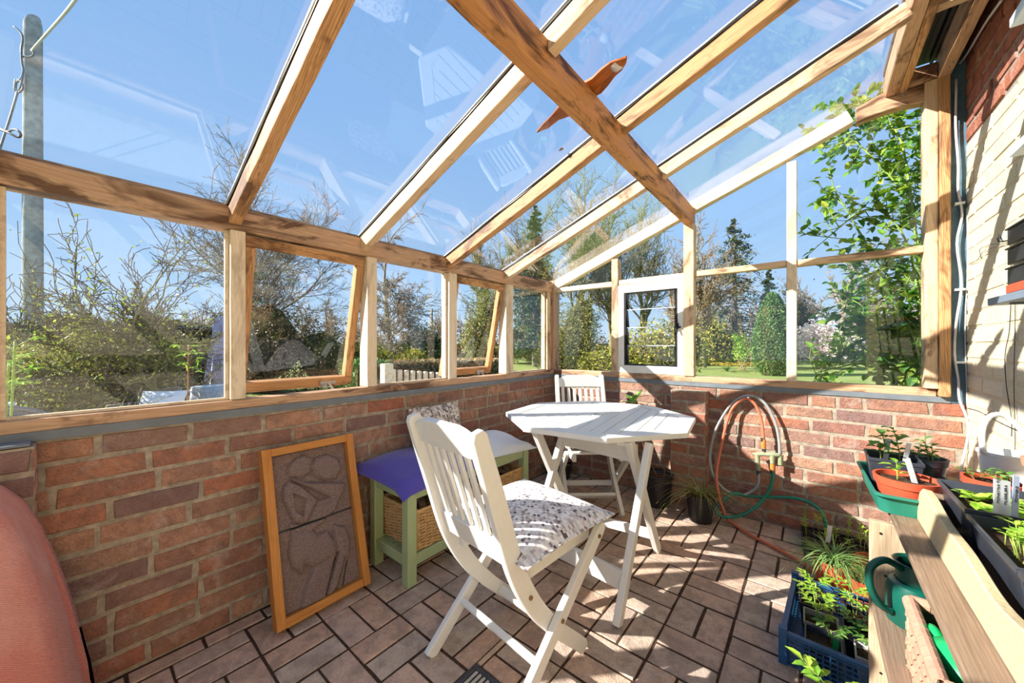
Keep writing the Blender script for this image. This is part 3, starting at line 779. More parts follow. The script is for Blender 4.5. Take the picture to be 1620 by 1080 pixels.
def woven_box(x0, x1, y0, y1, z0, z1, rows, per, r=.0045, flare=.0, amp=.005):
    """rectangular willow basket: upright stakes with rods woven in and out of them"""
    mb = MB(); cx, cy = (x0+x1)/2, (y0+y1)/2
    def rect(f, k, n):
        hx, hy = (x1-x0)/2*f, (y1-y0)/2*f; p = 4*(hx+hy); s = (k/n)*p
        for (ax, ay, bx, by) in ((-hx,-hy,hx,-hy),(hx,-hy,hx,hy),(hx,hy,-hx,hy),(-hx,hy,-hx,-hy)):
            L = abs(bx-ax)+abs(by-ay)
            if s <= L+1e-9:
                tt = s/L; nx, ny = ((0,-1),(1,0),(0,1),(-1,0))[((ax,ay,bx,by)==(hx,-hy,hx,hy))*1+((ax,ay,bx,by)==(hx,hy,-hx,hy))*2+((ax,ay,bx,by)==(-hx,hy,-hx,-hy))*3]
                return ax+(bx-ax)*tt, ay+(by-ay)*tt, nx, ny
            s -= L
        return -hx, -hy, 0, -1
    for k in range(per):
        x, y, nx, ny = rect(1-flare, k, per); xb, yb, _, _ = rect(1, k, per)
        mb.tube([(cx+x, cy+y, z0), (cx+xb, cy+yb, z1)], .004, 5)
    for j in range(rows):
        z = z0+(z1-z0)*(j+.5)/rows; f = 1-flare*(1-(j+.5)/rows); pts = []
        for k in range(per*2):
            x, y, nx, ny = rect(f, k/2, per)
            s = amp*math.cos(PI*k/2+PI*j) if k % 2 == 0 else 0
            s = amp*(1 if (k//2+j) % 2 else -1) if k % 2 == 0 else 0
            pts.append((cx+x+nx*s, cy+y+ny*s, z+.0012*math.sin(k*1.7+j)))
        mb.tube(pts, r, 5, closed=True)
    pts = [(cx+rect(1, k, 40)[0], cy+rect(1, k, 40)[1], z1+.004) for k in range(40)]
    mb.tube(pts, .009, 6, closed=True)
    mb.box(cx-(x1-x0)/2*(1-flare)+.004, cx+(x1-x0)/2*(1-flare)-.004, cy-(y1-y0)/2*(1-flare)+.004, cy+(y1-y0)/2*(1-flare)-.004, z0, z0+.006)
    return mb
def scraps(mb, x0, x1, y0, y1, z, n, r):
    for _ in range(n):
        a = r.uniform(0, PI); x = r.uniform(x0, x1); y = r.uniform(y0, y1); L = r.uniform(.04, .08)
        p = Vector((x, y, z+r.uniform(0, .025))); d = Vector((math.cos(a)*L/2, math.sin(a)*L/2, r.uniform(-.01, .02)))
        mb.bar(p-d, p+d, r.uniform(.02, .035), r.uniform(.01, .02))
for (ya, yb, lab) in ((-1.76, -1.36, 'willow basket on the left of the green bench shelf, filled with kindling'), (-1.335, -.95, 'willow basket on the right of the green bench shelf')):
    b = thing('wicker_basket', lab, 'basket', (0, 0, 0), 0, 'wicker baskets in the green bench')
    woven_box(.082, .372, ya, yb, .139, .325, 24, 34, .0042, .05).build('woven_body', M['wicker'], b, 1)
    mb = MB(); scraps(mb, .13, .33, ya+.07, yb-.07, .31, 26, rng); mb.build('kindling', M['wood_grey'], b)
mb = MB(); 
for k in range(22):
    y = -1.315+k*.0195; pts = [(.075+i*.0148, y, .459+.003*(1 if (i+k) % 2 else -1)) for i in range(21)]; mb.tube(pts, .0062, 5)
for i in range(21): mb.tube([(.075+i*.0148, -1.32, .459), (.075+i*.0148, -.90, .459)], .0035, 5)
mb.build('woven_seat', M['wicker'], t, 1)
cushion('purple padded cushion on the left end of the green bench', (.215, -1.625, .455), (0, math.radians(3), .06), .44, .54, .10, M['purple'], 'cushions on the green bench', .010, 2, 'bench_cushion', None, .172)
cushion('mottled beige woven cushion propped upright against the brick wall', (.115, -1.43, .565), (0, math.radians(76), 0), .40, .36, .08, M['mosaic_small'], 'cushions on the green bench', .002, 3, 'back_cushion')
cushion('white cotton cushion on the right end of the green bench', (.262, -1.10, .459), (math.radians(-2), math.radians(7), -.12), .34, .42, .09, M['white_fabric'], 'cushions on the green bench', .018, 6, 'bench_cushion')

# ------------------------------------------------------------------ framed stone relief
ang = math.atan2(.172, .655)
t = thing('framed_relief', 'framed stone relief of two abstract figures leaning on the low wall', 'relief', (.203, -2.106, .012))
ez = Vector((-math.sin(ang), 0, math.cos(ang))); ex = Vector((0, 1, 0)); en = ex.cross(ez)
t.rotation_euler = Matrix((( ex.x, ez.x, en.x), (ex.y, ez.y, en.y), (ex.z, ez.z, en.z))).to_euler()
W2, HH = .192, .685      # local x across, y up the panel, z out of it
fw = .034
for x in (-1, 1):
    o = timber('frame_side', (x*(W2-fw/2), fw*0, .022), (x*(W2-fw/2), HH, .018), fw, .05, 'wood_frame', t, (0,0,1), bevel=.002)
for y in (fw/2, HH-fw/2):
    o = timber('frame_rail', (-W2+fw, y, .0218), (W2-fw, y, .0178), fw, .0495, 'wood_frame', t, (0,0,1), bevel=.002)
def sdf(poly, U, V):
    P_ = np.array(poly); n = len(P_); d = np.full(U.shape, 1e9); inside = np.zeros(U.shape, bool)
    for i in range(n):
        a, b = P_[i], P_[(i+1) % n]; e = b-a
        wx, wy = U-a[0], V-a[1]; tt = np.clip((wx*e[0]+wy*e[1])/(e@e+1e-12), 0, 1)
        d = np.minimum(d, np.hypot(wx-e[0]*tt, wy-e[1]*tt))
        c = ((a[1] > V) != (b[1] > V)) & (U < (b[0]-a[0])*(V-a[1])/(b[1]-a[1]+1e-12)+a[0])
        inside ^= c
    return np.where(inside, d, -d)
SHAPES = [  # (outline in panel fractions with v downwards, height, soft edge)
 ([(.49,.12),(.56,.07),(.72,.06),(.87,.11),(.91,.19),(.82,.25),(.65,.24),(.52,.19)], .016, .09),
 ([(.20,.08),(.31,.04),(.42,.03),(.52,.07),(.47,.16),(.37,.18),(.19,.15)], .012, .07),
 ([(.11,.22),(.19,.18),(.32,.23),(.53,.36),(.36,.49),(.20,.46),(.15,.37),(.10,.29)], .015, .06),
 ([(.22,.27),(.37,.33),(.32,.44),(.23,.39)], -.012, .03),
 ([(.53,.37),(.68,.37),(.73,.48),(.55,.51),(.37,.49)], .012, .05),
 ([(.20,.15),(.38,.22),(.93,.30),(.90,.35),(.73,.48),(.67,.47),(.68,.37),(.40,.25),(.25,.19)], .017, .04),
 ([(.14,.46),(.40,.50),(.60,.50),(.60,.52),(.42,.55),(.17,.52)], .010, .03),
 ([(.17,.52),(.41,.55),(.49,.60),(.61,.59),(.73,.71),(.69,.78),(.39,.79),(.28,.74),(.25,.80),(.14,.73),(.11,.64)], .017, .11),
 ([(.71,.57),(.87,.61),(.92,.71),(.88,.81),(.80,.87),(.68,.99),(.51,1.02),(.72,.77),(.70,.65)], .012, .06),
 ([(.39,.79),(.69,.76),(.49,1.02),(.19,1.01),(.28,.88)], .013, .05),
 ([(.72,.76),(.745,.76),(.50,1.02),(.47,1.02)], -.011, .012), ([(.81,.80),(.83,.80),(.65,1.01),(.62,1.01)], -.010, .012), ([(.86,.82),(.875,.82),(.76,1.0),(.745,1.0)], -.010, .012)]
gx, gy = 120, 210; asp = (2*(W2-fw))/(HH-2*fw)
uu = np.linspace(0, 1, gx); vv = np.linspace(0, 1, gy); U, V_ = np.meshgrid(uu, vv)
Hh = np.zeros_like(U)
for poly, h, soft in SHAPES:
    pp = [(a*asp, b) for a, b in poly]; s = sdf(pp, U*asp, V_)
    k = np.clip(s/(soft*asp)+.12, 0, 1); k = np.sqrt(1-(1-k)**2)
    if h > 0: Hh = np.maximum(Hh, h*k)
    else: Hh = Hh + h*k
Hh = Hh + np.random.RandomState(2).normal(0, .00035, Hh.shape)
for nm, va, vb in (('upper_tile', 0, int(gy*.492)), ('lower_tile', int(gy*.503), gy)):
    rows = np.arange(va, vb); VV = []
    for j in rows:
        for i in range(gx): VV.append(((uu[i]-.5)*2*(W2-fw-.002), HH-fw-.002-vv[j]*(HH-2*fw-.004), .014+max(Hh[j, i]*1.55, -.010)))
    n_ = len(rows); fs = [(a*gx+b, (a+1)*gx+b, (a+1)*gx+b+1, a*gx+b+1) for a in range(n_-1) for b in range(gx-1)]
    o = npmesh(nm, VV, fs, M['stone'], t, True)
    o['label'] = 'purple brown carved stone tile'
mb = MB(); mb.box(-W2+fw, W2-fw, fw, HH-fw, .004, .011); mb.build('backing_board', M['blackplastic'], t)

# ------------------------------------------------------------------ coral covered chair at the near left
t = thing('covered_chair', 'coral woven cloth draped over a chair at the near left edge', 'chair', (.125, -3.14, 0))
mb = MB(); n = 48; prof = [(.0,.80),(.08,.796),(.14,.785),(.19,.765),(.23,.73),(.262,.68),(.29,.60),(.315,.50),(.34,.38),(.36,.26),(.378,.14),(.39,.02)]
vs = []; fs = []
for i, (r, z) in enumerate(prof):
    for k in range(n):
        a = 2*PI*k/n; fo = 1+.05*min(1, i/5)*math.sin(7*a+.6)+.022*min(1, i/5)*math.sin(13*a+i*.2)
        vs.append((max(r*fo*math.cos(a)*.8, -.035), r*fo*math.sin(a), z))
for i in range(len(prof)-1):
    for k in range(n): fs.append((i*n+k, i*n+(k+1) % n, (i+1)*n+(k+1) % n, (i+1)*n+k))
mb.add(vs, fs); o = mb.build('cloth', M['coral'], t, 1)
md = o.modifiers.new('thick', 'SOLIDIFY'); md.thickness = .004
for x, y in ((.0,-.16),(.18,-.16),(.0,.16),(.18,.16)):
    mb = MB(); mb.box(x-.018, x+.018, y-.018, y+.018, 0, .72 if x < .1 else .42); mb.build('leg', M['white_paint'], t)
mb = MB(); mb.box(-.02, .2, -.18, .18, .40, .43); mb.build('seat', M['white_paint'], t)

# drain cover in the floor
t = thing('drain_cover', 'square grey drain grating set in the pavers behind the front chair', 'drain', (.98, -1.975, 0))
mb = MB(); 
for a, b, c, d in ((-.078,.078,-.083,-.066),(-.078,.078,.066,.083),(-.078,-.061,-.066,.066),(.061,.078,-.066,.066)): mb.box(a, b, c, d, -.004, .003)
mb.build('frame', M['darkgrey'], t, 0, .002)
mb = MB()
for k in range(7): mb.box(-.058+k*.0178, -.058+k*.0178+.01, -.066, .066, -.004, .001)
mb.build('grating', M['greyplastic'], t, 0, .001)
# ------------------------------------------------------------------ hoses and tap fittings on the end wall
c3 = lambda x, y, dy=-.06: on_y(1040+x/4.154, 600+y/4.154, dy)
def fl(px, py, z=.016): return on_z(px, py, z)
def hose(name, pts, r, mat, label, n=6):
    mb = MB(); mb.tube(bez(pts, n), r, 10); return mb.solo(name, mat, label, 'hose', smooth=1)
g = [c3(805,520,-.055), c3(800,400,-.05), c3(770,270,-.045), c3(700,150,-.04), c3(600,106,-.04), c3(500,150,-.04), c3(420,260,-.05), c3(370,370,-.07), c3(346,500,-.10), c3(356,590,-.14), c3(385,660,-.155), c3(440,722,-.14), c3(500,752,-.11), c3(560,760,-.09), c3(630,728,-.08), c3(662,685,-.08), c3(668,620,-.08)]
hose('garden_hose', g, .0085, M['hose_grey'], 'grey garden hose looped over the nail on the end wall')
g = [c3(697,392,-.075), c3(686,280,-.06), c3(652,180,-.05), c3(600,128,-.05), c3(545,140,-.055), c3(490,195,-.06), c3(455,290,-.07), c3(428,400,-.09), c3(400,530,-.12), c3(388,640,-.16), c3(405,760,-.20), fl(1147,815,.05), fl(1160,828,.014), fl(1185,845,.012), fl(1222,864,.012), fl(1262,886,.012), fl(1290,905,.012), fl(1320,930,.012)]
hose('garden_hose', g, .0085, M['hose_orange'], 'orange garden hose hanging from the nail and trailing over the pavers')
g = [c3(757,600,-.08), c3(758,640,-.08), c3(740,715,-.085), c3(700,785,-.10), c3(630,850,-.14), on_y(1172,815,-.165), on_y(1152,818,-.19), on_y(1138,814,-.20), on_y(1132,803,-.19), on_y(1142,793,-.17), c3(500,750,-.13), c3(600,766,-.075), c3(740,772,-.05), c3(880,776,-.05), c3(980,800,-.05), c3(1050,840,-.06), on_y(1302,815,-.07), on_y(1310,838,-.09), fl(1322,862,.02), fl(1345,880,.014)]
hose('garden_hose', g, .0095, M['hose_green'], 'green garden hose curving along the foot of the end wall')
t = thing('hose_manifold', 'olive four-way hose splitter hanging on the end wall with orange couplings', 'hose fitting', tuple(c3(705,490,-.075)))
o0 = c3(705,490,-.075); q = lambda x, y, d=-.075: c3(x, y, d)-o0
mb = MB(); mb.tube([q(650,492), q(690,490), q(720,492), q(760,494), q(800,498,-.06)], [.014,.013,.013,.014,.012], 12); mb.tube([q(698,400), q(700,490)], .011, 12); mb.tube([q(655,490), q(660,545)], [.015,.012], 12); mb.tube([q(755,494), q(756,550)], [.015,.012], 12); mb.tube([q(805,500,-.055), q(806,560,-.055)], .0145, 12)
mb.tube([q(625,488), q(650,490)], .008, 8); mb.build('splitter_body', M['olivefit'], t, 30)
for a, b, m, nm in (((698,390),(698,455),'orangefit','coupling'), ((755,552),(756,598),'orangefit','coupling'), ((661,548),(664,598),'olivefit','coupling')):
    mb = MB(); A = q(*a); Bq = q(*b); mb.tube([A, A*.7+Bq*.3, A*.3+Bq*.7, Bq], [.011,.0125,.0125,.011], 14); mb.build(nm, M[m], t, 30)
for a, b in (((693,385),(693,408)), ((700,455),(700,472)), ((755,596),(757,622)), ((664,597),(666,628))):
    mb = MB(); mb.tube([q(*a), q(*b)], .0118, 14); mb.build('collar', M['darkgrey'], t, 30)
mb = MB(); mb.tube([on_y(1184, 631, -.002), on_y(1184, 630, -.07)], .003, 6); mb.tube([on_y(1184, 630, -.066), on_y(1184, 628, -.072)], .006, 8)
mb.solo('wall_nail', M['steel'], 'long nail in the end wall that the hoses hang from', 'nail', smooth=1)

# ------------------------------------------------------------------ plants
def pot(t, r, h, mat, rim=.012, soil=.8, n=24, taper=.78, z=0):
    mb = MB(); rb = r*taper
    mb.lathe([(0,z), (rb,z), (rb+(r-rb)*.8, z+h-.022), (r, z+h-.022), (r+.003, z+h), (r-.004, z+h), (r-.006, z+h-.02), (rb*.97, z+h*soil-.01)], n)
    mb.build('pot', mat, t, 40)
    mb = MB(); R_ = r*.93; prof = []
    vs = [(0, 0, z+h*soil+.004)]; fs = []; m = 18
    for ring, rr_ in enumerate((.4, .75, 1.0)):
        for k in range(m):
            a = 2*PI*k/m; vs.append((R_*rr_*math.cos(a)*(taper+(1-taper)*soil), R_*rr_*math.sin(a)*(taper+(1-taper)*soil), z+h*soil+rng.uniform(-.004,.004)))
    for k in range(m):
        fs.append((0, 1+k, 1+(k+1) % m))
        for ring in range(2):
            a = 1+ring*m; fs.append((a+k, a+m+k, a+m+(k+1) % m, a+(k+1) % m))
    mb.add(vs, fs); mb.build('soil', M['soil'], t)
def square_pot(t, w, d, h, mat, soil=.78, taper=.82, rimmat=None, nm='pot', M4=None):
    mb = MB(); th = .002
    def ring(s, z, e=0): return [(-w/2*s+e, -d/2*s+e, z), (w/2*s-e, -d/2*s+e, z), (w/2*s-e, d/2*s-e, z), (-w/2*s+e, d/2*s-e, z)]
    rings = [ring(taper, 0), ring(.985, h-.012), ring(1.03, h-.012), ring(1.03, h), ring(1.03, h, .005), ring(taper+(1-taper)*soil, h*soil-.006, .003)]
    vs = [v for r_ in rings for v in r_]; fs = [(3,2,1,0)]
    for i in range(len(rings)-1):
        for k in range(4): fs.append((i*4+k, i*4+(k+1) % 4, i*4+4+(k+1) % 4, i*4+4+k))
    mb.add(vs, fs, 0, M4); mb.build(nm, mat, t, 0, .0015)
    mb = MB(); nx, ny = 8, 6; s = taper+(1-taper)*soil; vs = []
    for i in range(nx+1):
        for j in range(ny+1): vs.append(((-.5+i/nx)*w*s*.98, (-.5+j/ny)*d*s*.98, h*soil+rng.uniform(-.004,.004)))
    mb.add(vs, [(i*(ny+1)+j, (i+1)*(ny+1)+j, (i+1)*(ny+1)+j+1, i*(ny+1)+j+1) for i in range(nx) for j in range(ny)], 0, M4); mb.build('soil', M['soil'], t)
def seedling(stem, leaves, base, h, n, L, W, r, lean=.12, pairs=False, droop=.25, th=.0016):
    """a young stem with leaves up it"""
    b = Vector(base); d = Vector((r.uniform(-lean, lean), r.uniform(-lean, lean), 1))
    pts = [b + Vector((d.x*h*t*t, d.y*h*t*t, h*t)) for t in (0, .35, .7, 1)]
    stem.tube(pts, [th*1.3, th*1.1, th, th*.8], 5)
    for k in range(n):
        f = .35+.65*(k+1)/n; i = min(2, int(f*3)); q = pts[0].lerp(pts[3], f)
        for s in ((0, PI) if pairs else (0,)):
            a = k*2.4+s+r.uniform(-.3, .3); e = r.uniform(.1, .6)
            leaves.leaf(q, (math.cos(a), math.sin(a), e), L*r.uniform(.7, 1.1), W*r.uniform(.8, 1.1), fold=.3, droop=droop)
def tomato(stem, leaves, base, h, r, L=.03):
    """a seedling whose leaves are split into leaflets"""
    b = Vector(base); lean = Vector((r.uniform(-.25,.25), r.uniform(-.25,.25), 1)); top = b+lean*h
    stem.tube([b, b.lerp(top, .5)+Vector((r.uniform(-.004,.004),0,0)), top], .0014, 5)
    for k in range(5):
        f = .45+.55*k/4; q = b.lerp(top, f); a = k*2.3+r.uniform(-.4,.4); d = Vector((math.cos(a), math.sin(a), r.uniform(.25,.7))).normalized(); LL = L*r.uniform(1.2,1.9)
        e = q+d*LL; stem.tube([q, e], .0008, 4)
        x = d.cross(Vector((0,0,1))).normalized()
        for ff, sg in ((.5,1),(.55,-1),(.8,1),(.85,-1),(1,0)):
            leaves.leaf(q.lerp(e, ff), (d*.8+x*sg) if sg else d, L*r.uniform(.75,1.05), L*.42, fold=.3, droop=.25)
def grassy(mb, base, n, L, r, w=.005, spread=1.0, droop=1.0, z0=.3):
    for k in range(n):
        a = r.uniform(0, 2*PI); el = r.uniform(z0, 1.3); l = L*r.uniform(.6, 1.1); b = Vector(base)+Vector((r.uniform(-.02,.02), r.uniform(-.02,.02), 0))
        d = Vector((math.cos(a)*spread, math.sin(a)*spread, el)).normalized(); x = d.cross(Vector((0,0,1))).normalized(); vs = []; N = 6
        p = b.copy(); v = d.copy()
        for i in range(N+1):
            ww = w*(1-i/N*.9)/2; vs += [p+x*ww, p-x*ww]; p = p+v*(l/N); v = (v+Vector((0,0,-.28*droop*r.uniform(.7,1.2)))).normalized()
            if p.z < .012: p.z = .012
        mb.add(vs, [(2*i, 2*i+1, 2*i+3, 2*i+2) for i in range(N)])
r4 = random.Random(44)
# straggly pot by the hoses
t = thing('potted_plant', 'black pot of straggling spider-like grass under the hoses', 'plant', (1.262, -.235, 0)); pot(t, .085, .17, M['blackplastic'])
mb = MB(); grassy(mb, (0,0,.15), 80, .22, r4, .006, 1, 1.0, .5); mb.build('green_blades', M['lf_olive'], t)
mb = MB(); grassy(mb, (0,0,.15), 70, .44, r4, .0045, 1.2, 1.1, .3); mb.build('straw_runners', M['lf_straw'], t)
# tall lily-like plant
t = thing('potted_plant', 'black round pot with one tall leafy stem behind the table', 'plant', (.965, -.165, 0)); pot(t, .112, .215, M['blackplastic'], soil=.86)
st_, lf = MB(), MB(); top = on_y(1002, 632, -.165)-Vector((.965, -.165, 0)); b = Vector((.0, .02, .18))
pts = bez([b, b.lerp(top, .35)+Vector((-.03,0,0)), b.lerp(top, .7)+Vector((-.015,0,0)), top], 5); st_.tube(pts, .0038, 6)
for a, e, L in ((0,.5,.13),(1.2,.9,.12),(2.4,.4,.13),(3.3,.8,.11),(4.4,.3,.13),(5.3,1.3,.12),(.6,1.6,.11),(3.9,1.5,.10)): lf.leaf(top-Vector((0,0,.006*a)), (math.cos(a), math.sin(a), e), L, .042, droop=.15)
for f, a in ((.80,.2),(.82,3.0),(.86,1.0)): lf.leaf(b.lerp(top, f)+Vector((-.01,0,0)), (math.cos(a), math.sin(a), .5), .085, .028)
st_.build('stem', M['stem_red'], t, 1); lf.build('leaves', M['lf_mid'], t)
st2 = MB(); st2.tube(bez([Vector((.05,.0,.18)), Vector((.06,-.0,.4)), Vector((.03,.0,.58))], 5), .003, 6); st2.build('bare_stem', M['stem_red'], t, 1)
t = thing('plant_pot', 'low dark pot on the floor in the corner behind the white chair', 'pot', (.17, -.15, 0)); pot(t, .095, .12, M['blackplastic'])
mb = MB(); 
for k in range(14):
    a = r4.uniform(0, 6.28); mb.leaf((.03*math.cos(a), .03*math.sin(a), .10), (math.cos(a), math.sin(a), .5), .07, .03)
mb.build('leaves', M['lf_olive'], t)

# cell tray with feathery seedlings
t = thing('cell_tray', 'black plastic cell tray of feathery seedlings on the floor by the end wall', 'seed tray', (1.905, -.15, 0), math.radians(3))
mb = MB(); nx, ny, cw = 5, 4, .055
for i in range(nx):
    for j in range(ny):
        x0 = (i-nx/2)*cw; y0 = (j-ny/2)*cw; h = .055
        mb.box(x0+.004, x0+cw-.004, y0+.004, y0+cw-.004, 0, .003)
        for a in (0, 1):
            mb.box(x0+a*(cw-.004), x0+a*(cw-.004)+.004, y0, y0+cw, 0, h); mb.box(x0+.004, x0+cw-.004, y0+a*(cw-.004), y0+a*(cw-.004)+.004, 0, h)
mb.build('cells', M['blackplastic'], t)
mb = MB()
for i in range(nx):
    for j in range(ny):
        x0 = (i-nx/2)*cw; y0 = (j-ny/2)*cw; mb.box(x0+.005, x0+cw-.005, y0+.005, y0+cw-.005, .004, .044+r4.uniform(-.004,.004))
mb.build('soil', M['soil'], t)
st_, lf = MB(), MB()
for i in range(nx):
    for j in range(ny):
        if r4.random() < .75:
            x = (i-nx/2+.5)*cw+r4.uniform(-.01,.01); y = (j-ny/2+.5)*cw+r4.uniform(-.01,.01); h = r4.uniform(.06,.15)
            b = Vector((x, y, .044)); tp = b+Vector((r4.uniform(-.02,.02), r4.uniform(-.02,.02), h)); st_.tube([b, tp], .0014, 4)
            for k in range(16):
                a = r4.uniform(0, 6.28); q = b.lerp(tp, r4.uniform(.6, 1)); lf.leaf(q, (math.cos(a), math.sin(a), r4.uniform(.2,1)), r4.uniform(.018,.03), .005)
st_.build('stems', M['stem_green'], t, 1); lf.build('feathery_leaves', M['lf_lime'], t)
mb = MB(); mb.box(-.011, .011, -.001, .001, 0, .11)
o = mb.solo('plant_label', M['label'], 'blank white plant label upright in the black cell tray', 'plant label'); o.location = (1.875, -.20, .04); o.rotation_euler = (.1, .08, .4)
# weeping grass pot and two clay pots
t = thing('potted_grass', 'red clay pot with green grassy leaves arching over its rim', 'plant', (1.89, -.545, 0)); pot(t, .075, .125, M['terracotta'])
mb = MB(); grassy(mb, (0,0,.11), 190, .25, r4, .0065, 1, 1.15, .25); mb.build('blades', M['lf_grass'], t)
t = thing('plant_pot', 'small clay pot of dry wispy grass beside the weeping grass, near the shelf leg', 'pot', (1.995, -.60, 0)); pot(t, .055, .10, M['terracotta'])
mb = MB(); grassy(mb, (0,0,.085), 40, .16, r4, .004, 1, .8, .5); mb.build('blades', M['lf_straw'], t)
t = thing('plant_pot', 'empty clay pot behind the weeping grass', 'pot', (2.03, -.40, 0)); pot(t, .06, .11, M['terracotta'], soil=.5)

# blue crate with tomato seedlings
CR = thing('plastic_crate', 'blue slotted plastic crate on the floor holding pots of seedlings', 'crate', (1.925, -.995, 0), math.radians(-3))
cw, cdp, chh = .36, .42, .112
mb = MB()
def lattice(p0, u, w, h, nu, nv, th, mi=0):
    p0 = Vector(p0); u = Vector(u); z = Vector((0,0,1))
    for i in range(nu+1): mb.bar(p0+u*(w*i/nu), p0+u*(w*i/nu)+z*h, .004 if i not in (0, nu) else .012, th, u.cross(z))
    for j in range(nv+1): mb.bar(p0+z*(h*j/nv), p0+u*w+z*(h*j/nv), th, .004 if j not in (0, nv) else .010)
for p0, u, w, nu in (((-cw/2,-cdp/2,.006),(1,0,0),cw,20), ((-cw/2,cdp/2,.006),(1,0,0),cw,20), ((-cw/2,-cdp/2,.006),(0,1,0),cdp,22), ((cw/2,-cdp/2,.006),(0,1,0),cdp,22)):
    lattice(p0, u, w, chh-.012, nu, 6, .005)
for a, b in (((-cw/2,-cdp/2),(cw/2,-cdp/2)), ((cw/2,-cdp/2),(cw/2,cdp/2)), ((cw/2,cdp/2),(-cw/2,cdp/2)), ((-cw/2,cdp/2),(-cw/2,-cdp/2))):
    mb.bar((*a, chh-.006), (*b, chh-.006), .016, .012)
for x in (-1, 1):
    for y in (-1, 1): mb.box(x*cw/2-.012, x*cw/2+.012, y*cdp/2-.012, y*cdp/2+.012, 0, chh+.012)
mb.build('crate_walls', M['blueplastic'], CR)
mb = MB(); mb.box(-cw/2, cw/2, -cdp/2, cdp/2, .002, .007); mb.build('crate_base', M['blueplastic'], CR)
iC = Matrix.Translation((1.925, -.995, 0)) @ Matrix.Rotation(math.radians(-3), 4, 'Z')
M['potclear'] = simple('smoky_clear_plastic', S(150,140,130), .35, .5, .15, 30)
CP = [('square black pot with one small seedling at the near end of the blue crate', (-.075, -.145), M['darkgrey'], 1, .055), ('square beige pot of tomato seedlings, second from the near end of the blue crate', (-.085, -.042), M['potclear'], 2, .085),
      ('square black pot of tomato seedlings at the far end of the blue crate', (-.10, .065), M['blackplastic'], 2, .10), ('square black pot with an orange label in the middle of the blue crate', (.025, -.02), M['blackplastic'], 1, .07),
      ('square grey-rimmed pot at the near end of the blue crate, beside the shelf leg', (.055, -.125), M['greyplastic'], 1, .085), ('square black pot of tomato seedlings at the far right of the blue crate', (.03, .09), M['blackplastic'], 2, .09), ('square black pot of tall tomato seedlings beside the shelf leg in the blue crate', (.125, .04), M['blackplastic'], 2, .11)]
for lab, (x, y), m, ns, h in CP:
    p = iC @ Vector((x, y, .0075)); t = thing('seedling_pot', lab, 'seedling pot', tuple(p), math.radians(-3+r4.uniform(-5,5)), 'seedling pots in the blue crate')
    square_pot(t, .098, .092, .098, m)
    st_, lf = MB(), MB()
    for k in range(ns): s1 = MB(); tomato(s1, lf, (r4.uniform(-.025,.025), r4.uniform(-.02,.02), .075), h, r4, .028); s1.build('stem', M['stem_green'], t, 1)
    lf.build('leaves', M['lf_lime'] if ns > 1 else M['lf_mid'], t)
for (x, y, c, lab) in ((-.045,-.155,'greenfit','green plant label in the near pot of the blue crate'), (.03,-.04,'orangefit','orange plant label lying in the blue crate'), (.01,.02,'greenfit','green plant label standing in the middle of the blue crate'), (.07,.02,'label','white plant label in the blue crate')):
    if c == 'greenfit' and 'greenfit' not in M: M['greenfit'] = simple('bright_green_plastic', S(20,150,80), .4, .4, .08, 30)
    mb = MB(); mb.box(-.008, .008, -.0008, .0008, 0, .055); o = mb.solo('plant_label', M[c], lab, 'plant label'); o.location = iC @ Vector((x, y, .075)); o.rotation_euler = (.2, .2 if c != 'orangefit' else 1.1, r4.uniform(-1,1))

# ------------------------------------------------------------------ potting bench of rough boards along the house wall
t = thing('potting_bench', 'two-tier potting bench of rough pallet boards along the cream wall', 'bench', (0, 0, 0))
def board(nm, x0, x1, y0, y1, z0, z1, mat, axis='y', bev=.003):
    if axis == 'y': o = timber(nm, ((x0+x1)/2, y0, (z0+z1)/2), ((x0+x1)/2, y1, (z0+z1)/2), x1-x0, z1-z0, mat, t, bevel=bev)
    elif axis == 'z': o = timber(nm, ((x0+x1)/2, (y0+y1)/2, z0), ((x0+x1)/2, (y0+y1)/2, z1), y1-y0, x1-x0, mat, t, (1,0,0), bevel=bev)
    return o
YF, YB = -1.215, -2.45
board('leg', 1.95, 2.062, YF-.012, YF+.012, 0, .578, 'wood_pallet', 'z'); board('leg', 2.27, 2.38, YF-.012, YF+.012, 0, .578, 'wood_pallet', 'z')
board('leg', 1.95, 2.062, YB-.012, YB+.012, 0, .578, 'wood_pallet', 'z'); board('leg', 2.27, 2.38, YB-.012, YB+.012, 0, .578, 'wood_pallet', 'z')
for x0, x1 in ((1.952, 2.05), (2.062, 2.16), (2.172, 2.27), (2.28, 2.378)): board('lower_board', x0, x1, YB-.03, YF-.014, .322, .342, 'wood_grey')
for x0, x1 in ((2.0, 2.098), (2.11, 2.205), (2.217, 2.312), (2.322, 2.386)): board('upper_board', x0, x1, YB-.03, -.86, .58, .60, 'wood_grey')
o = timber('cleat', (1.955, YF-.024, .31), (2.38, YF-.024, .31), .02, .022, 'wood_sand', t)
o = timber('cleat', (2.0, YF+.024, .56), (2.38, YF+.024, .56), .02, .036, 'wood_sand', t)
mb = MB()
for x, z in ((1.975,.545),(2.03,.53),(1.98,.20),(1.975,.12),(2.02,.10),(2.03,.22),(1.985,.42)): mb.tube([(x, YF-.0135, z), (x, YF-.0115, z)], .0035, 8)
mb.build('nail_heads', M['blackmetal'], t)
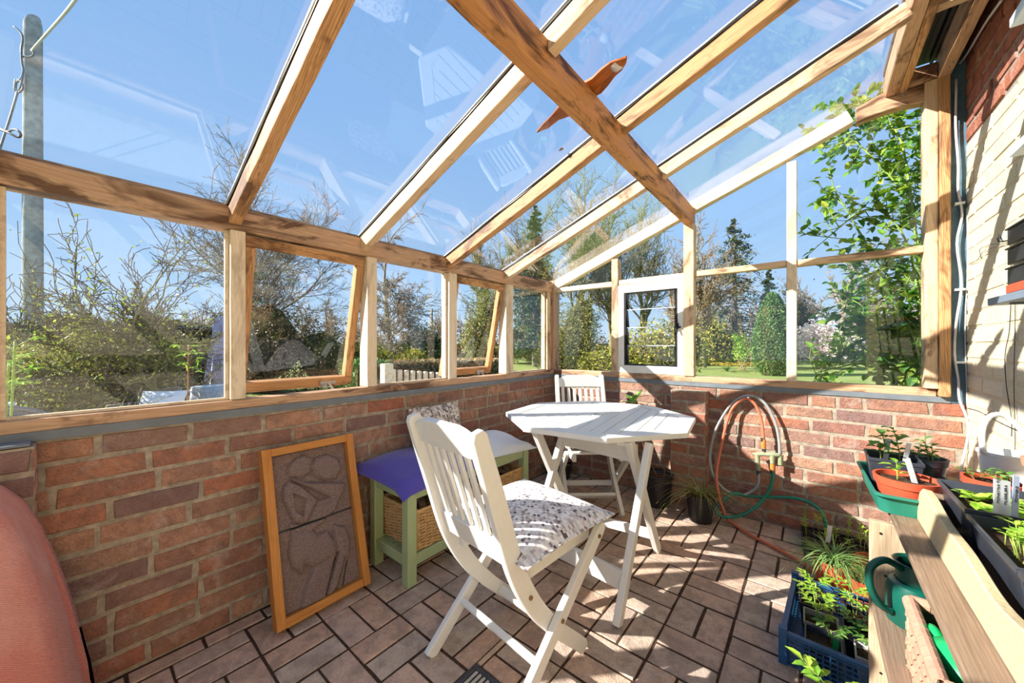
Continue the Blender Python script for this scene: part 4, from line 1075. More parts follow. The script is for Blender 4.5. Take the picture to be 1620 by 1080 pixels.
# rough open trough standing on it
t = thing('wooden_trough', 'long rough-edged wooden trough on the potting bench holding black planters', 'trough', (0, 0, 0))
n = 40; vs = []; yA, yB = -1.195, -2.42
mbx = MB(); zt = []
for i in range(n+1):
    y = yA+(yB-yA)*i/n; u = i/n
    z = .694 + .012*math.sin(u*9+1) + .006*math.sin(u*23) ; z = z if u > .03 else .694-.05*(1-u/.03)**2
    for x, zz in ((2.055,.6005),(2.077,.6005),(2.077,z-.003),(2.055,z)): mbx.add([(x, y, zz)], [])
fs = [(0,1,2,3), tuple(n*4+k for k in (3,2,1,0))]
for i in range(n):
    for k in range(4): fs.append((i*4+k, i*4+4+k, i*4+4+(k+1) % 4, i*4+(k+1) % 4))
mbx.f = fs; mbx.m = [0]*len(fs)
# give the board its own long axis so that the grain runs along it
Rz = Matrix.Rotation(-PI/2, 4, 'Z'); inv = (Matrix.Translation((2.066, yA, .60)) @ Rz).inverted(); mbx.v = [tuple(inv @ Vector(v)) for v in mbx.v]
o = mbx.build('front_board', M['sandboard'], t, 0, .003); o.matrix_local = Matrix.Translation((2.066, yA, .60)) @ Rz
timber('end_board', (2.08, -1.206, .645), (2.375, -1.206, .645), .018, .088, 'wood_grey', t); timber('back_board', (2.378, yA, .645), (2.378, yB, .645), .016, .088, 'wood_grey', t); timber('end_board', (2.08, yB+.012, .645), (2.375, yB+.012, .645), .018, .088, 'wood_grey', t)
# black planters in the trough
def planter(lab, y0, y1, x0, x1, h, plants, mat='darkgrey'):
    p = ((x0+x1)/2, (y0+y1)/2, .6015); t = thing('planter', lab, 'planter', p, 0, 'black planters in the trough')
    square_pot(t, x1-x0, y1-y0, h, M[mat], .80, .86, nm='planter_box')
    st_, lf = MB(), MB(); w, d = (x1-x0)*.8, (y1-y0)*.75
    plants(st_, lf, w, d, h*.8)
    if st_.v: st_.build('stems', M['stem_green'], t, 1)
    lf.build('leaves', M['lf_lime'], t)
def lettuces(st_, lf, w, d, z):
    for k in range(34):
        x, y = r4.uniform(-w/2, w/2), r4.uniform(-d/2, d/2)
        for j in range(5):
            a = r4.uniform(0, 6.28); lf.leaf((x, y, z), (math.cos(a), math.sin(a), r4.uniform(.5,1.2)), r4.uniform(.025,.042), .024, droop=.3)
def cress(st_, lf, w, d, z):
    for k in range(150):
        x, y = r4.uniform(-w/2, w/2), r4.uniform(-d/2, d/2); h = r4.uniform(.02,.05); tp = Vector((x+r4.uniform(-.015,.015), y+r4.uniform(-.015,.015), z+h)); st_.tube([(x, y, z-.003), tp], .001, 4)
        for j in range(3):
            a = r4.uniform(0, 6.28); lf.leaf(tp, (math.cos(a), math.sin(a), .6), r4.uniform(.016,.026), .008)
def bits(st_, lf, w, d, z):
    for k in range(12):
        x, y = r4.uniform(-w/2, w/2), r4.uniform(-d/2, d/2); seedling(st_, lf, (x, y, z-.003), r4.uniform(.02,.04), 3, .02, .011, r4)
planter('deep black planter of pale green lettuce seedlings at the far end of the trough', -1.47, -1.228, 2.092, 2.365, .138, lettuces)
planter('black planter of feathery yellow-green seedlings in the middle of the trough', -1.745, -1.485, 2.092, 2.365, .13, cress)
planter('black planter of sparse seedlings at the near end of the trough', -2.03, -1.76, 2.092, 2.365, .13, bits)
def tag(lab, loc, rot, w, h, mat, lines, size):
    t = thing('plant_label', lab, 'plant label', loc); t.rotation_euler = rot
    mb = MB(); mb.box(-w/2, w/2, -.0008, .0008, -.03, h); cardo = mb.build('card', M[mat], t)
    for i, s in enumerate(lines):
        cu = bpy.data.curves.new('writing', 'FONT'); cu.body = s; cu.size = size; cu.extrude = .0002; cu.align_x = 'LEFT'
        tmp = bpy.data.objects.new('tmp', cu); COL.objects.link(tmp); bpy.context.view_layer.update()
        me = bpy.data.meshes.new_from_object(tmp.evaluated_get(bpy.context.evaluated_depsgraph_get())); bpy.data.objects.remove(tmp)
        o = link('handwriting', me, M['ink'], cardo)
        o.matrix_local = Matrix(((0,-1,0,-w/2+size*1.3+i*size*1.9),(0,0,-1,-.0014),(1,0,0,.004),(0,0,0,1)))
pl = on_y(1585, 800, -1.44)
tag('large pale plant label with black handwriting in the lettuce planter', tuple(pl-Vector((0,0,.0))), (math.radians(-8), math.radians(10), math.radians(36)), .036, .058, 'label', ['MONKYNA TOM', 'MUSSELBRA'], .0085)
pl2 = on_y(1606, 797, -1.452)
tag('narrow blue plant label behind the large pale one', tuple(pl2), (math.radians(-6), math.radians(9), math.radians(34)), .013, .062, 'labelblue', ['POMMERO'], .0075)

# green tray with pots on the far end of the bench
GT = thing('plant_tray', 'green plastic gravel tray on the far end of the potting bench', 'tray', (2.065, -1.015, .6008), math.radians(2))
def tray(t, w, d, h, mat, taper=.88):
    mb = MB()
    def ring(s, z, e=0):
        pts = []; R_ = .025
        for cx, cy, a0 in ((w/2, d/2, 0), (-w/2, d/2, PI/2), (-w/2, -d/2, PI), (w/2, -d/2, 3*PI/2)):
            for k in range(5):
                a = a0+k*PI/8; sx = (abs(cx)*s-R_-e)*(1 if cx > 0 else -1); sy = (abs(cy)*s-R_-e)*(1 if cy > 0 else -1); pts.append((sx+R_*math.cos(a), sy+R_*math.sin(a), z))
        return pts
    rings = [ring(taper, 0), ring(.97, h-.006), ring(1.03, h-.006), ring(1.03, h), ring(.97, h, .001), ring(taper, .004, .003)]
    m = 20; vs = [v for r_ in rings for v in r_]; fs = [tuple(range(m-1, -1, -1)), tuple(5*m+k for k in range(m))]
    for i in range(5):
        for k in range(m): fs.append((i*m+k, i*m+(k+1) % m, (i+1)*m+(k+1) % m, (i+1)*m+k))
    mb.add(vs, fs); mb.build('tray_body', mat, t, 30)
tray(GT, .215, .40, .062, M['greenplastic'])
def in_tray(x, y, z=.0055): return (2.065+x, -1.015+y, .6008+z)
t = thing('plant_pot', 'orange-red plastic pot with one seedling in the near end of the green tray', 'pot', in_tray(-.022, -.112)); pot(t, .075, .098, M['terracotta'], taper=.72, soil=.86)
st_, lf = MB(), MB(); seedling(st_, lf, (-.02,-.0,.08), .055, 7, .045, .02, r4, .2); st_.build('stem', M['stem_green'], t, 1); lf.build('leaves', M['lf_lime'], t)
t = thing('plant_pot', 'large black pot of young pepper-like plants at the back of the green tray', 'pot', in_tray(-.035, .045)); square_pot(t, .13, .135, .125, M['darkgrey'], .8, .8)
st_, lf = MB(), MB()
for x, y, h in ((-.03,-.02,.075),(.02,.01,.12),(-.01,.03,.10)): s1 = MB(); seedling(s1, lf, (x,y,.095), h, 8, .055, .026, r4, .15); s1.build('stem', M['stem_green'], t, 1)
lf.build('leaves', M['lf_mid'], t)
t = thing('plant_pot', 'round black pot with a leafy plant in the far right corner of the green tray', 'pot', in_tray(.052, .135)); pot(t, .058, .118, M['darkgrey'], taper=.72)
st_, lf = MB(), MB()
for x, y, h in ((.015,.015,.085),(-.015,.0,.06),(.02,-.015,.07)): s1 = MB(); seedling(s1, lf, (x,y,.09), h, 9, .04, .016, r4, .2); s1.build('stem', M['stem_green'], t, 1)
lf.build('leaves', M['lf_mid'], t)
for lab, p, rot in (('clear plastic plant label leaning in the orange-red pot', in_tray(-.004,-.114,.085), (.1,-.3,.4)), ('clear plastic plant label standing in the large black pot', in_tray(-.01,.03,.10), (.05,.15,.5)), ('white plant label among the young plants in the large black pot', in_tray(-.05,.07,.10), (0,.1,.2))):
    mb = MB(); mb.box(-.007, .007, -.0008, .0008, 0, .085); o = mb.solo('plant_label', M['label'], lab, 'plant label'); o.location = p; o.rotation_euler = rot
t = thing('plant_pot', 'small pale grey pot with a tiny seedling behind the trough end', 'pot', (2.232, -1.135, .6008)); pot(t, .042, .085, M['greyplastic'], taper=.75)
st_, lf = MB(), MB(); seedling(st_, lf, (.0,.0,.066), .035, 4, .018, .012, r4); st_.build('stem', M['stem_green'], t, 1); lf.build('leaves', M['lf_mid'], t)
t = thing('plant_pot', 'orange-red pot with sprawling seedlings against the cream wall', 'pot', (2.252, -.968, .6008)); pot(t, .066, .10, M['terracotta'], taper=.75, soil=.86)
st_, lf = MB(), MB()
for k in range(7): s1 = MB(); seedling(s1, lf, (r4.uniform(-.04,.04), r4.uniform(-.04,.04), .08), .04, 5, .032, .015, r4, .5); s1.build('stem', M['stem_red'], t, 1)
lf.build('leaves', M['lf_mid'], t)
# white bucket with its handle up, clay pot of russet stems
t = thing('bucket', 'white plastic bucket with its handle raised on the potting bench', 'bucket', (2.318, -1.66, .74)); mb = MB()
t.location = (2.322, -.80, .6008); t.rotation_euler = (0, 0, .5)
mb.lathe([(0,0),(.052,0),(.066,.15),(.070,.15),(.070,.158),(.064,.158),(.050,.004),(0,.004)], 28); mb.build('bucket_body', M['whiteplastic'], t, 35)
mb = MB(); mb.tube([(.0+.068*math.cos(a)*1.0, .068*math.sin(a)*.5, .15+.13*math.sin(a)) for a in [PI*k/16 for k in range(17)]], .008, 8); mb.build('handle', M['whiteplastic'], t, 1)
t = thing('storage_tub', 'square white plastic tub on the potting bench, under the clay pot', 'tub', (2.331, -1.107, .6008))
mb = MB(); mb.box(-.048, .048, -.066, .066, 0, .118); mb.build('tub_body', M['whiteplastic'], t, 0, .006, 2)
mb = MB(); mb.box(-.052, .052, -.070, .070, .118, .1275); mb.build('lid', M['whiteplastic'], t, 0, .003, 2)
t = thing('plant_pot', 'weathered clay pot of russet stems on the white tub at the right edge', 'pot', (2.331, -1.10, .7288))
pot(t, .062, .075, M['clay'], soil=.86); st_, lf = MB(), MB()
for k in range(12): seedling(st_, lf, (r4.uniform(-.03,.03), r4.uniform(-.03,.03), .062), r4.uniform(.05,.10), 5, .04, .012, r4, .5)
st_.build('stem_cluster', M['stem_red'], t, 1); lf.build('leaves', M['lf_red'], t)

# lower shelf: watering can, basket with gloves
t = thing('watering_can', 'small dark green plastic watering can on the lower shelf of the potting bench', 'watering can', (2.035, -1.30, .3425), math.radians(216)); t.scale = (.93,)*3
mb = MB(); mb.lathe([(0,0),(.062,0),(.064,.006),(.062,.10),(.056,.118),(.045,.124),(.045,.121),(.0,.118)], 32)
mb.build('can_body', M['canplastic'], t, 35)
mb = MB(); mb.lathe([(.050,.116),(.052,.175),(.058,.18),(.054,.182),(.047,.174),(.045,.12)], 28, (-.012,0,0)); mb.build('filler_neck', M['canplastic'], t, 35)
mb = MB(); mb.tube(bez([Vector((.038,0,.165)), Vector((.085,0,.188)), Vector((.125,0,.165)), Vector((.128,0,.11)), Vector((.10,0,.055)), Vector((.068,0,.035))], 6), [.010]*31, 10); mb.build('handle', M['canplastic'], t, 1)
mb = MB(); mb.tube(bez([Vector((-.06,0,.03)), Vector((-.10,0,.07)), Vector((-.125,0,.15))], 5), [.016,.014,.012,.011,.010,.009,.009,.008,.008,.008,.008], 10); mb.build('spout', M['canplastic'], t, 1)
t = thing('splint_basket', 'pinkish woven splint basket on the lower shelf, in front of the watering can', 'basket', (2.082, -1.66, .3425))
bw, bd, bh = .175, .285, .165
mb = MB(); 
def weave_wall(p0, u, w, h, nrm, k):
    p0 = Vector(p0); u = Vector(u).normalized(); z = Vector((0,0,1)); nrm = Vector(nrm); s = .034; cnt = int((w+h)/s)
    for d in (1, -1):
        for i in range(-int(h/s)-1, int(w/s)+2):
            pts = []
            for j in range(int(h/s)*2+1):
                a = j*s/2; x = i*s+(a if d > 0 else h-a); 
                if -s*.55 <= x <= w+s*.55:
                    x = min(max(x, 0), w)
                    o_ = .0028*(1 if ((i+j)//1) % 2 else -1)*d
                    pts.append(p0+u*x+z*a+nrm*o_)
            if len(pts) > 1:
                vs = []
                for p in pts:
                    e = (u*d*-1+z).normalized()
                    for q_ in (p-e*.0103, p+e*.0103): vs.append(q_)
                n_ = len(pts); fs_ = [(2*a, 2*a+1, 2*a+3, 2*a+2) for a in range(n_-1)]
                mb.add(vs, fs_)
for p0, u, w, nrm in (((-bw/2,-bd/2,0),(0,1,0),bd,(-1,0,0)), ((bw/2,-bd/2,0),(0,1,0),bd,(1,0,0)), ((-bw/2,-bd/2,0),(1,0,0),bw,(0,-1,0)), ((-bw/2,bd/2,0),(1,0,0),bw,(0,1,0))): weave_wall(p0, u, w, bh, nrm, 0)
o = mb.build('woven_walls', M['splint'], t); md = o.modifiers.new('thick', 'SOLIDIFY'); md.thickness = .0022
mb = MB(); mb.box(-bw/2+.006, bw/2-.006, -bd/2+.006, bd/2-.006, 0, .004)
for sx in (-1, 1): mb.box(sx*(bw/2-.005)-.001, sx*(bw/2-.005)+.001, -bd/2+.004, bd/2-.004, .002, bh-.01)
for sy in (-1, 1): mb.box(-bw/2+.004, bw/2-.004, sy*(bd/2-.005)-.001, sy*(bd/2-.005)+.001, .002, bh-.01)
mb.build('dark_backing', M['bark_dark'], t)  # added dark sheets behind the weave; shade in its gaps put into colour
mb = MB()
for sx in (-1, 1):
    for sy in (-1, 1): mb.tube([(sx*bw/2, sy*bd/2, 0), (sx*bw/2, sy*bd/2, bh)], .006, 6)
mb.build('corner_stakes', M['splint'], t, 1)
mb = MB()
for sx in (-1, 1):
    for k in range(9):
        y = -bd/2+.016+k*.0315; x = sx*bw/2
        mb.strip([(x+.011*math.cos(q)*1.1, bh-.002+.013*math.sin(q)) for q in [PI*1.25-q_*PI*1.5/9 for q_ in range(10)]], .0028, y-.0145, y+.0145, 1)
for sy in (-1, 1):
    for k in range(6):
        x = -bw/2+.016+k*.0305; y = sy*bd/2
        mb.strip([(y+.011*math.cos(q)*1.1, bh-.002+.013*math.sin(q)) for q in [PI*1.25-q_*PI*1.5/9 for q_ in range(10)]], .0028, x-.0145, x+.0145, 0)
mb.build('rolled_rim', M['splint'], t)
M['greenglove'] = simple('bright_green_rubber', S(24,164,90), .4, .4, .1, 20)
def glove(lab, loc, rot, sd):
    t = thing('garden_glove', lab, 'glove', loc, 0, 'green gloves in the splint basket'); t.rotation_euler = rot; t.scale = (-1 if sd == 1 else 1, 1, 1)
    mb = MB(); mb.tube([(0,0,0),(0,.03,.004),(0,.06,.008),(0,.085,.01)], [.022,.028,.034,.03], 12)
    for k, x in enumerate((-.024,-.008,.008,.023)): mb.tube([(x,.075,.01),(x*1.15,.11,.018+.004*k),(x*1.25,.135,.012),(x*1.25,.148,.004)], [.010,.0095,.009,.006], 8)
    mb.tube([(-.02,.04,.01),(-.045,.065,.02),(-.055,.09,.018)], [.011,.010,.007], 8)
    mb.build('glove_skin', M['greenglove'], t, 1)
glove('bright green rubber glove on top in the splint basket', (2.040, -1.735, .474), (.16, -.3, .04), 1); glove('bright green rubber glove crumpled deeper in the splint basket', (2.045, -1.62, .445), (.2, -.4, -.5), 2)
# young plant at the foot of the view
t = thing('plant_pot', 'black pot with a pale leafy seedling at the very bottom of the view', 'pot', (1.865, -1.50, 0)); pot(t, .06, .11, M['blackplastic'])
st_, lf = MB(), MB(); tomato(st_, lf, (0,0,.09), .09, r4, .05); st_.build('stem', M['stem_green'], t, 1); lf.build('leaves', M['lf_lime'], t)

# ------------------------------------------------------------------ things on the house wall
def wall_shelf(lab, y0, y1, x0, z, th, mat='lead', und=None):
    t = thing('wall_shelf', lab, 'shelf', (0, 0, 0), 0, 'narrow shelves on the cream wall')
    mb = MB(); mb.box(x0, 2.393, y1, y0, z-th, z); mb.build('board', M[mat], t, 0, .002)
    for y in (y0-.12, y1+.15):
        mb = MB(); mb.box(2.385, 2.393, y-.01, y+.01, z-th-.09, z-th); mb.box(x0+.02, 2.385, y-.01, y+.01, z-th-.006, z-th); mb.build('bracket', M['lead'], t)
M['shelfpaint'] = simple('pale_blue_grey_paint', S(206,222,232), .4, .4, .04, 20)
M['shelfgrey'] = simple('blue_grey_paint', S(120,132,148), .45, .4, .06, 20)
wall_shelf('blue-grey wall shelf carrying a black seed tray, lowest on the cream wall', -.70, -2.2, 2.30, 1.285, .026, 'shelfgrey')
wall_shelf('pale narrow shelf across the middle of the cream wall', -.83, -2.2, 2.315, 1.765, .03, 'shelfpaint')
wall_shelf('pale narrow shelf against the bare red brick, highest on the house wall', -.83, -2.2, 2.315, 2.19, .03, 'shelfpaint')
t = thing('seed_tray', 'stack of black seed trays on the lowest wall shelf', 'seed tray', (2.346, -.93, 1.2862))
for k in range(3):
    mb = MB(); z = .03+k*.065; mb.box(-.035, .035, -.12, .10, z, z+.05); mb.box(-.040, .040, -.125, .105, z+.05, z+.056); mb.build('tray', M['blackplastic'], t, 0, .002)
mb = MB(); mb.box(-.038, .038, -.122, .102, 0, .03); mb.build('terracotta_saucer', M['terracotta'], t, 0, .003)
def wire(name, pts, r, mat, lab, cat='wire', n=5):
    mb = MB(); mb.tube(bez(pts, n), r, 5); return mb.solo(name, M[mat], lab, cat, smooth=1)
W = lambda px, py, x=2.392: on_x(px, py, x)
wire('electric_cable', [on_x(1585,0,2.375), on_x(1560,35,2.375), on_x(1530,85,2.38), W(1513,110,2.372), on_y(1513,140,-.03), on_y(1512,200,-.03), on_y(1516,260,-.03), on_y(1516,300,-.03), on_y(1522,340,-.025), on_y(1514,385,-.03), on_y(1521,450,-.025), on_y(1513,510,-.03), on_y(1510,560,-.03), on_y(1516,600,-.03), on_y(1518,632,-.03), on_y(1529,660,-.03), on_y(1531,690,-.03), on_y(1522,735,-.035), on_y(1520,760,-.05)], .0052, 'cable', 'off-white electric cable clipped down the corner of the house wall', 'cable', 4)
wire('electric_cable', [W(1530,330,2.394), on_y(1531,420,-.012), on_y(1528,480,-.012), on_y(1527,540,-.012), on_y(1529,600,-.012), on_y(1531,680,-.012)], .0028, 'cable', 'thin grey cable running down beside the off-white one', 'cable')
mb = MB()
for py in (322, 458, 573): p = on_y(1518, py, -.022); mb.box(p.x-.016, p.x+.016, -.034, -.006, p.z-.005, p.z+.005)
mb.solo('cable_clips', M['whiteplastic'], 'white clips holding the electric cable in the corner', 'clip')
wire('training_wire', [W(1531,416), W(1545,412), W(1556,398), W(1575,390), W(1592,384), W(1600,382)], .0011, 'blackmetal', 'crooked training wire from the corner to the upper wall hook')
wire('training_wire', [W(1553,410), W(1550,395), W(1562,388), W(1580,385), W(1596,380)], .0011, 'blackmetal', 'looping training wire twisted below the upper wall hook')
wire('training_wire', [W(1598,390), W(1600,440), W(1597,520), W(1590,560), W(1592,610), W(1600,660), W(1600,690)], .0013, 'blackmetal', 'dark wire hanging down the cream wall from the upper hook')
wire('training_wire', [W(1530,645), W(1548,650), W(1570,662), W(1590,672), W(1608,680)], .0015, 'blackmetal', 'rusty wire stretched low across the cream wall')
wire('training_wire', [W(1604,390), W(1606,500), W(1604,600), W(1606,700), W(1603,735)], .0011, 'blackmetal', 'second thin wire beside the dark hanging wire')
mb = MB(); p = W(1600,380,2.395); mb.tube([p, p-Vector((.03,0,0)), p-Vector((.035,.01,-.02))], .003, 6)
for k in range(4): a = r4.uniform(0,6); mb.tube([p-Vector((.02,0,0)), p-Vector((.03,.02*math.cos(a),-.03*abs(math.sin(a))))], .0012, 5)
mb.solo('wall_hook', M['blackmetal'], 'dark hook with twisted wire ends high on the cream wall', 'hook', smooth=1)
def ring(lab, p, ax):
    mb = MB(); p = Vector(p); ax = Vector(ax).normalized(); a = ax.cross(Vector((0,0,1))).normalized()
    mb.tube([p+a*(.011*math.cos(k*PI/8))+Vector((0,0,1))*(.011*math.sin(k*PI/8)-.012) for k in range(14)], .002, 6); mb.tube([p, p+Vector((0,0,.012))], .002, 6)
    mb.solo('screw_eye', M['steel'], lab, 'hook', 'screw eyes in the roof timbers', smooth=1)
ring('steel screw eye at the foot of the header timber', (2.182, -.03, 2.444), (1,.4,0)); ring('steel screw eye in the wall plate, nearest the corner', (2.322, -.03, 2.448), (1,.4,0)); ring('steel screw eye in the wall plate, further from the corner', (2.322, -.155, 2.448), (1,.4,0))
# driftwood lodged on top of the purlin
t0, t1 = on_z(850,208,2.088), on_z(990,92,2.088)
pix = [(850,208),(862,200),(878,186),(893,176),(905,166),(920,152),(938,138),(950,128),(962,114),(975,104),(986,96),(991,91)]
wid = [.006,.034,.05,.075,.085,.08,.085,.08,.07,.055,.034,.006]
mb = MB(); vs = []; pts = [on_z(x, y, 2.104) for x, y in pix]
for i, p in enumerate(pts):
    d = (pts[min(i+1, len(pts)-1)]-pts[max(i-1, 0)]).normalized(); x = d.cross(Vector((0,0,1))).normalized(); w = wid[i]/2
    z = .012 if 2 < i < 9 else .008
    for a, b in ((-1,-.4),(0,-1),(1,-.4),(1,.4),(0,1),(-1,.4)): vs.append(p+x*(a*w*(1+.12*math.sin(i*2.3)))+Vector((0,0,b*z*.9)))
n = len(pts); fs = [(5,4,3,2,1,0), tuple((n-1)*6+k for k in range(6))]
for i in range(n-1):
    for k in range(6): fs.append((i*6+k, i*6+(k+1) % 6, i*6+6+(k+1) % 6, i*6+6+k))
mb.add(vs, fs); t = thing('driftwood', 'long pointed piece of red driftwood lodged across the top of the big roof beam', 'driftwood', tuple(pts[6]))
ax = (pts[-1]-pts[0]).normalized(); q_ = Vector((0,0,1)).cross(ax).normalized(); RM = Matrix(((ax.x,q_.x,0),(ax.y,q_.y,0),(ax.z,q_.z,1)))
mb.v = [tuple(RM.transposed() @ (Vector(v)-pts[6])) for v in mb.v]; t.rotation_euler = RM.to_euler(); mb.build('driftwood_body', M['driftwood'], t, 40)
mb = MB(); c = RM.transposed() @ (pts[9]-pts[6]); mb.tube([c-Vector((.012,0,0)), c+Vector((.012,0,0))], .022, 12); mb.v = [(v[0], v[1]*1.0, c.z+(v[2]-c.z)*.62) for v in mb.v]; mb.build('pale_tape_band', M['cable'], t, 1)
# cable loop at the near left eave
wire('cable_loop', [at(-30,196,1.25), at(0,205,1.25), at(14,210,1.24), at(28,217,1.24), at(33,213,1.24), at(28,206,1.24), at(20,205,1.25), at(12,208,1.26), at(-4,200,1.27)], .0035, 'blackmetal', 'loop of black cable poking out over the near end of the eave', 'cable')
mb = MB(); q0 = Vector((1.12, -1.10, 0)); q0 = on_z(888, 237, 2.055); mb.tube([(-.012,0,0),(-.006,0,.003),(.004,0,.004),(.012,0,.001)], [.002,.005,.006,.002], 8)
for k in range(6): mb.tube([(-.004+.003*(k % 3), 0, .002), (-.008+.006*(k % 3), .012*(1 if k < 3 else -1), -.003)], .0006, 4)
o = mb.solo('dead_insect', M['blackmetal'], 'small dead insect stuck under the roof glass near the driftwood', 'insect', smooth=1); o.location = q0; o.rotation_euler = (0, -.36, .6)
# ------------------------------------------------------------------ outdoors
st(MB().solo('lawn', M['lawn'], None, None) if False else (lambda mb: (mb.box(-70, 60, -30, 90, -.5, -.02), mb.build('ground', M['lawn']))[1])(MB()))
mb = MB(); mb.box(-3.6, -.22, -6, 1.2, -.1, -.005); st(mb.build('ground_patio', M['concrete']))

def leaf_quads(C, size, r, aspect=.5, up=0.0):
    """one kite-shaped leaf per centre, turned at random"""
    n = len(C); D = r.normal(size=(n,3)); D[:,2] += up; D /= np.linalg.norm(D, axis=1)[:,None]
    A = r.normal(size=(n,3)); X = np.cross(D, A); X /= np.linalg.norm(X, axis=1)[:,None]
    s = size*(.6+.8*r.random(n))[:,None]
    V = np.stack([C-D*s*.5, C+X*s*aspect*.5, C+D*s*.5, C-X*s*aspect*.5], 1).reshape(-1,3)
    return V, np.arange(4*n).reshape(n,4)
def blob_pts(n, c, rad, r, shell=.55):
    d = r.normal(size=(n,3)); d /= np.linalg.norm(d, axis=1)[:,None]
    k = (shell+(1-shell)*r.random(n))[:,None]; 
    return np.array(c)+d*k*np.array(rad)
def tubes(lines, sides):
    """lines: list of (points (n,3), radii (n,)) -> vertex and quad arrays"""
    Vs, Fs, b = [], [], 0
    for P_, R_ in lines:
        P_ = np.asarray(P_); n = len(P_); T = np.gradient(P_, axis=0); T /= np.linalg.norm(T, axis=1)[:,None]+1e-9
        a = np.array([.31,.17,.93]) if abs(T[0,2]) < .8 else np.array([1.,.2,.1])
        X = np.cross(T, a); X /= np.linalg.norm(X, axis=1)[:,None]+1e-9; Y = np.cross(T, X)
        th = np.arange(sides)*2*PI/sides
        ring = P_[:,None,:]+np.asarray(R_)[:,None,None]*(np.cos(th)[None,:,None]*X[:,None,:]+np.sin(th)[None,:,None]*Y[:,None,:])
        Vs.append(ring.reshape(-1,3)); k = np.arange(sides); k2 = (k+1) % sides
        for i in range(n-1): Fs.append(np.stack([b+i*sides+k, b+i*sides+k2, b+(i+1)*sides+k2, b+(i+1)*sides+k], 1))
        b += n*sides
    return np.concatenate(Vs), np.concatenate(Fs)
def grow(r, start, d, L, rad, lvl, maxl, out, P_):
    n = P_['seg'][min(lvl, len(P_['seg'])-1)]; p = np.array(start, float); d = np.array(d, float); d /= np.linalg.norm(d); pts = [p.copy()]; dirs = [d.copy()]
    for i in range(n):
        d = d + r.normal(size=3)*P_['wob'][min(lvl, len(P_['wob'])-1)] + np.array([0,0,P_['up'][min(lvl, len(P_['up'])-1)]]); d /= np.linalg.norm(d); p = p+d*L/n; pts.append(p.copy()); dirs.append(d.copy())
    end = P_['tip'] if lvl >= maxl else .45
    out.append((lvl, np.array(pts), rad*np.linspace(1, end, n+1)))
    if lvl >= maxl: return
    k = P_['kids'][min(lvl, len(P_['kids'])-1)]; t0 = P_['t0'][min(lvl, len(P_['t0'])-1)]
    for j in range(k):
        f = t0+(1-t0)*(j+r.random()*.8)/k; f = min(f, 1); i = min(int(f*n), n-1); q = pts[i]+(pts[i+1]-pts[i])*(f*n-i)
        a = P_['ang'][min(lvl, len(P_['ang'])-1)]*(.7+.6*r.random()); dd = dirs[i]; x = np.cross(dd, r.normal(size=3)); x /= np.linalg.norm(x)
        nd_ = dd*math.cos(a)+x*math.sin(a); s = P_['len'][min(lvl, len(P_['len'])-1)]*(1.1-.55*f)*(.75+.5*r.random())
        grow(r, q, nd_, L*s, rad*P_['thin'][min(lvl, len(P_['thin'])-1)]*(1.05-.5*f), lvl+1, maxl, out, P_)
    # leader carries on
    grow(r, pts[-1], dirs[-1], L*P_.get('lead', .6), rad*.45, lvl+1, maxl, out, P_)
BARE = dict(seg=[7,6,5,4,3], wob=[.06,.12,.15,.18,.2], up=[.02,.05,.04,.02,0], kids=[10,7,6,5], t0=[.3,.2,.2,.15], ang=[.75,.7,.7,.7], len=[.62,.55,.5,.5], thin=[.5,.5,.5,.6], tip=.4)
def tree_parts(name, label, cat, base, H, rad, P_, maxl, sd, barkmat='bark', group=None, d=(0,0,1), leaves=None, twigmat=None, minr=.004):
    r = np.random.RandomState(sd); out = []; grow(r, (0,0,0), d, H*.55, rad, 0, maxl, out, P_)
    zmax = max(p[:,2].max() for _, p, _ in out); k = H/zmax
    for _, p_, _q in out: p_[:,2] = np.maximum(p_[:,2], .05)
    t = thing(name, label, cat, tuple(base), 0, group)
    lines0 = [(p*k, np.maximum(q*k, minr)) for l, p, q in out if l == 0]; V, Fq = tubes(lines0, 9); npmesh('trunk', V, Fq, M[barkmat], t, True)
    l1 = [(p*k, np.maximum(q*k, minr)) for l, p, q in out if 0 < l <= 2]; l2 = [(p*k, np.maximum(q*k, minr)) for l, p, q in out if l > 2]
    if l1: V, Fq = tubes(l1, 5); npmesh('limbs', V, Fq, M[barkmat], t, True)
    if l2: V, Fq = tubes(l2, 3); npmesh('twigs', V, Fq, M[twigmat or barkmat], t)
    if leaves:
        mat, n, size, spread, lv = leaves; tips = np.concatenate([p*k for l, p, q in out if l >= maxl-lv])
        C = tips[r.randint(0, len(tips), n)]+r.normal(size=(n,3))*spread; V, Fq = leaf_quads(C, size, r); npmesh('foliage', V, Fq, M[mat], t)
    return t
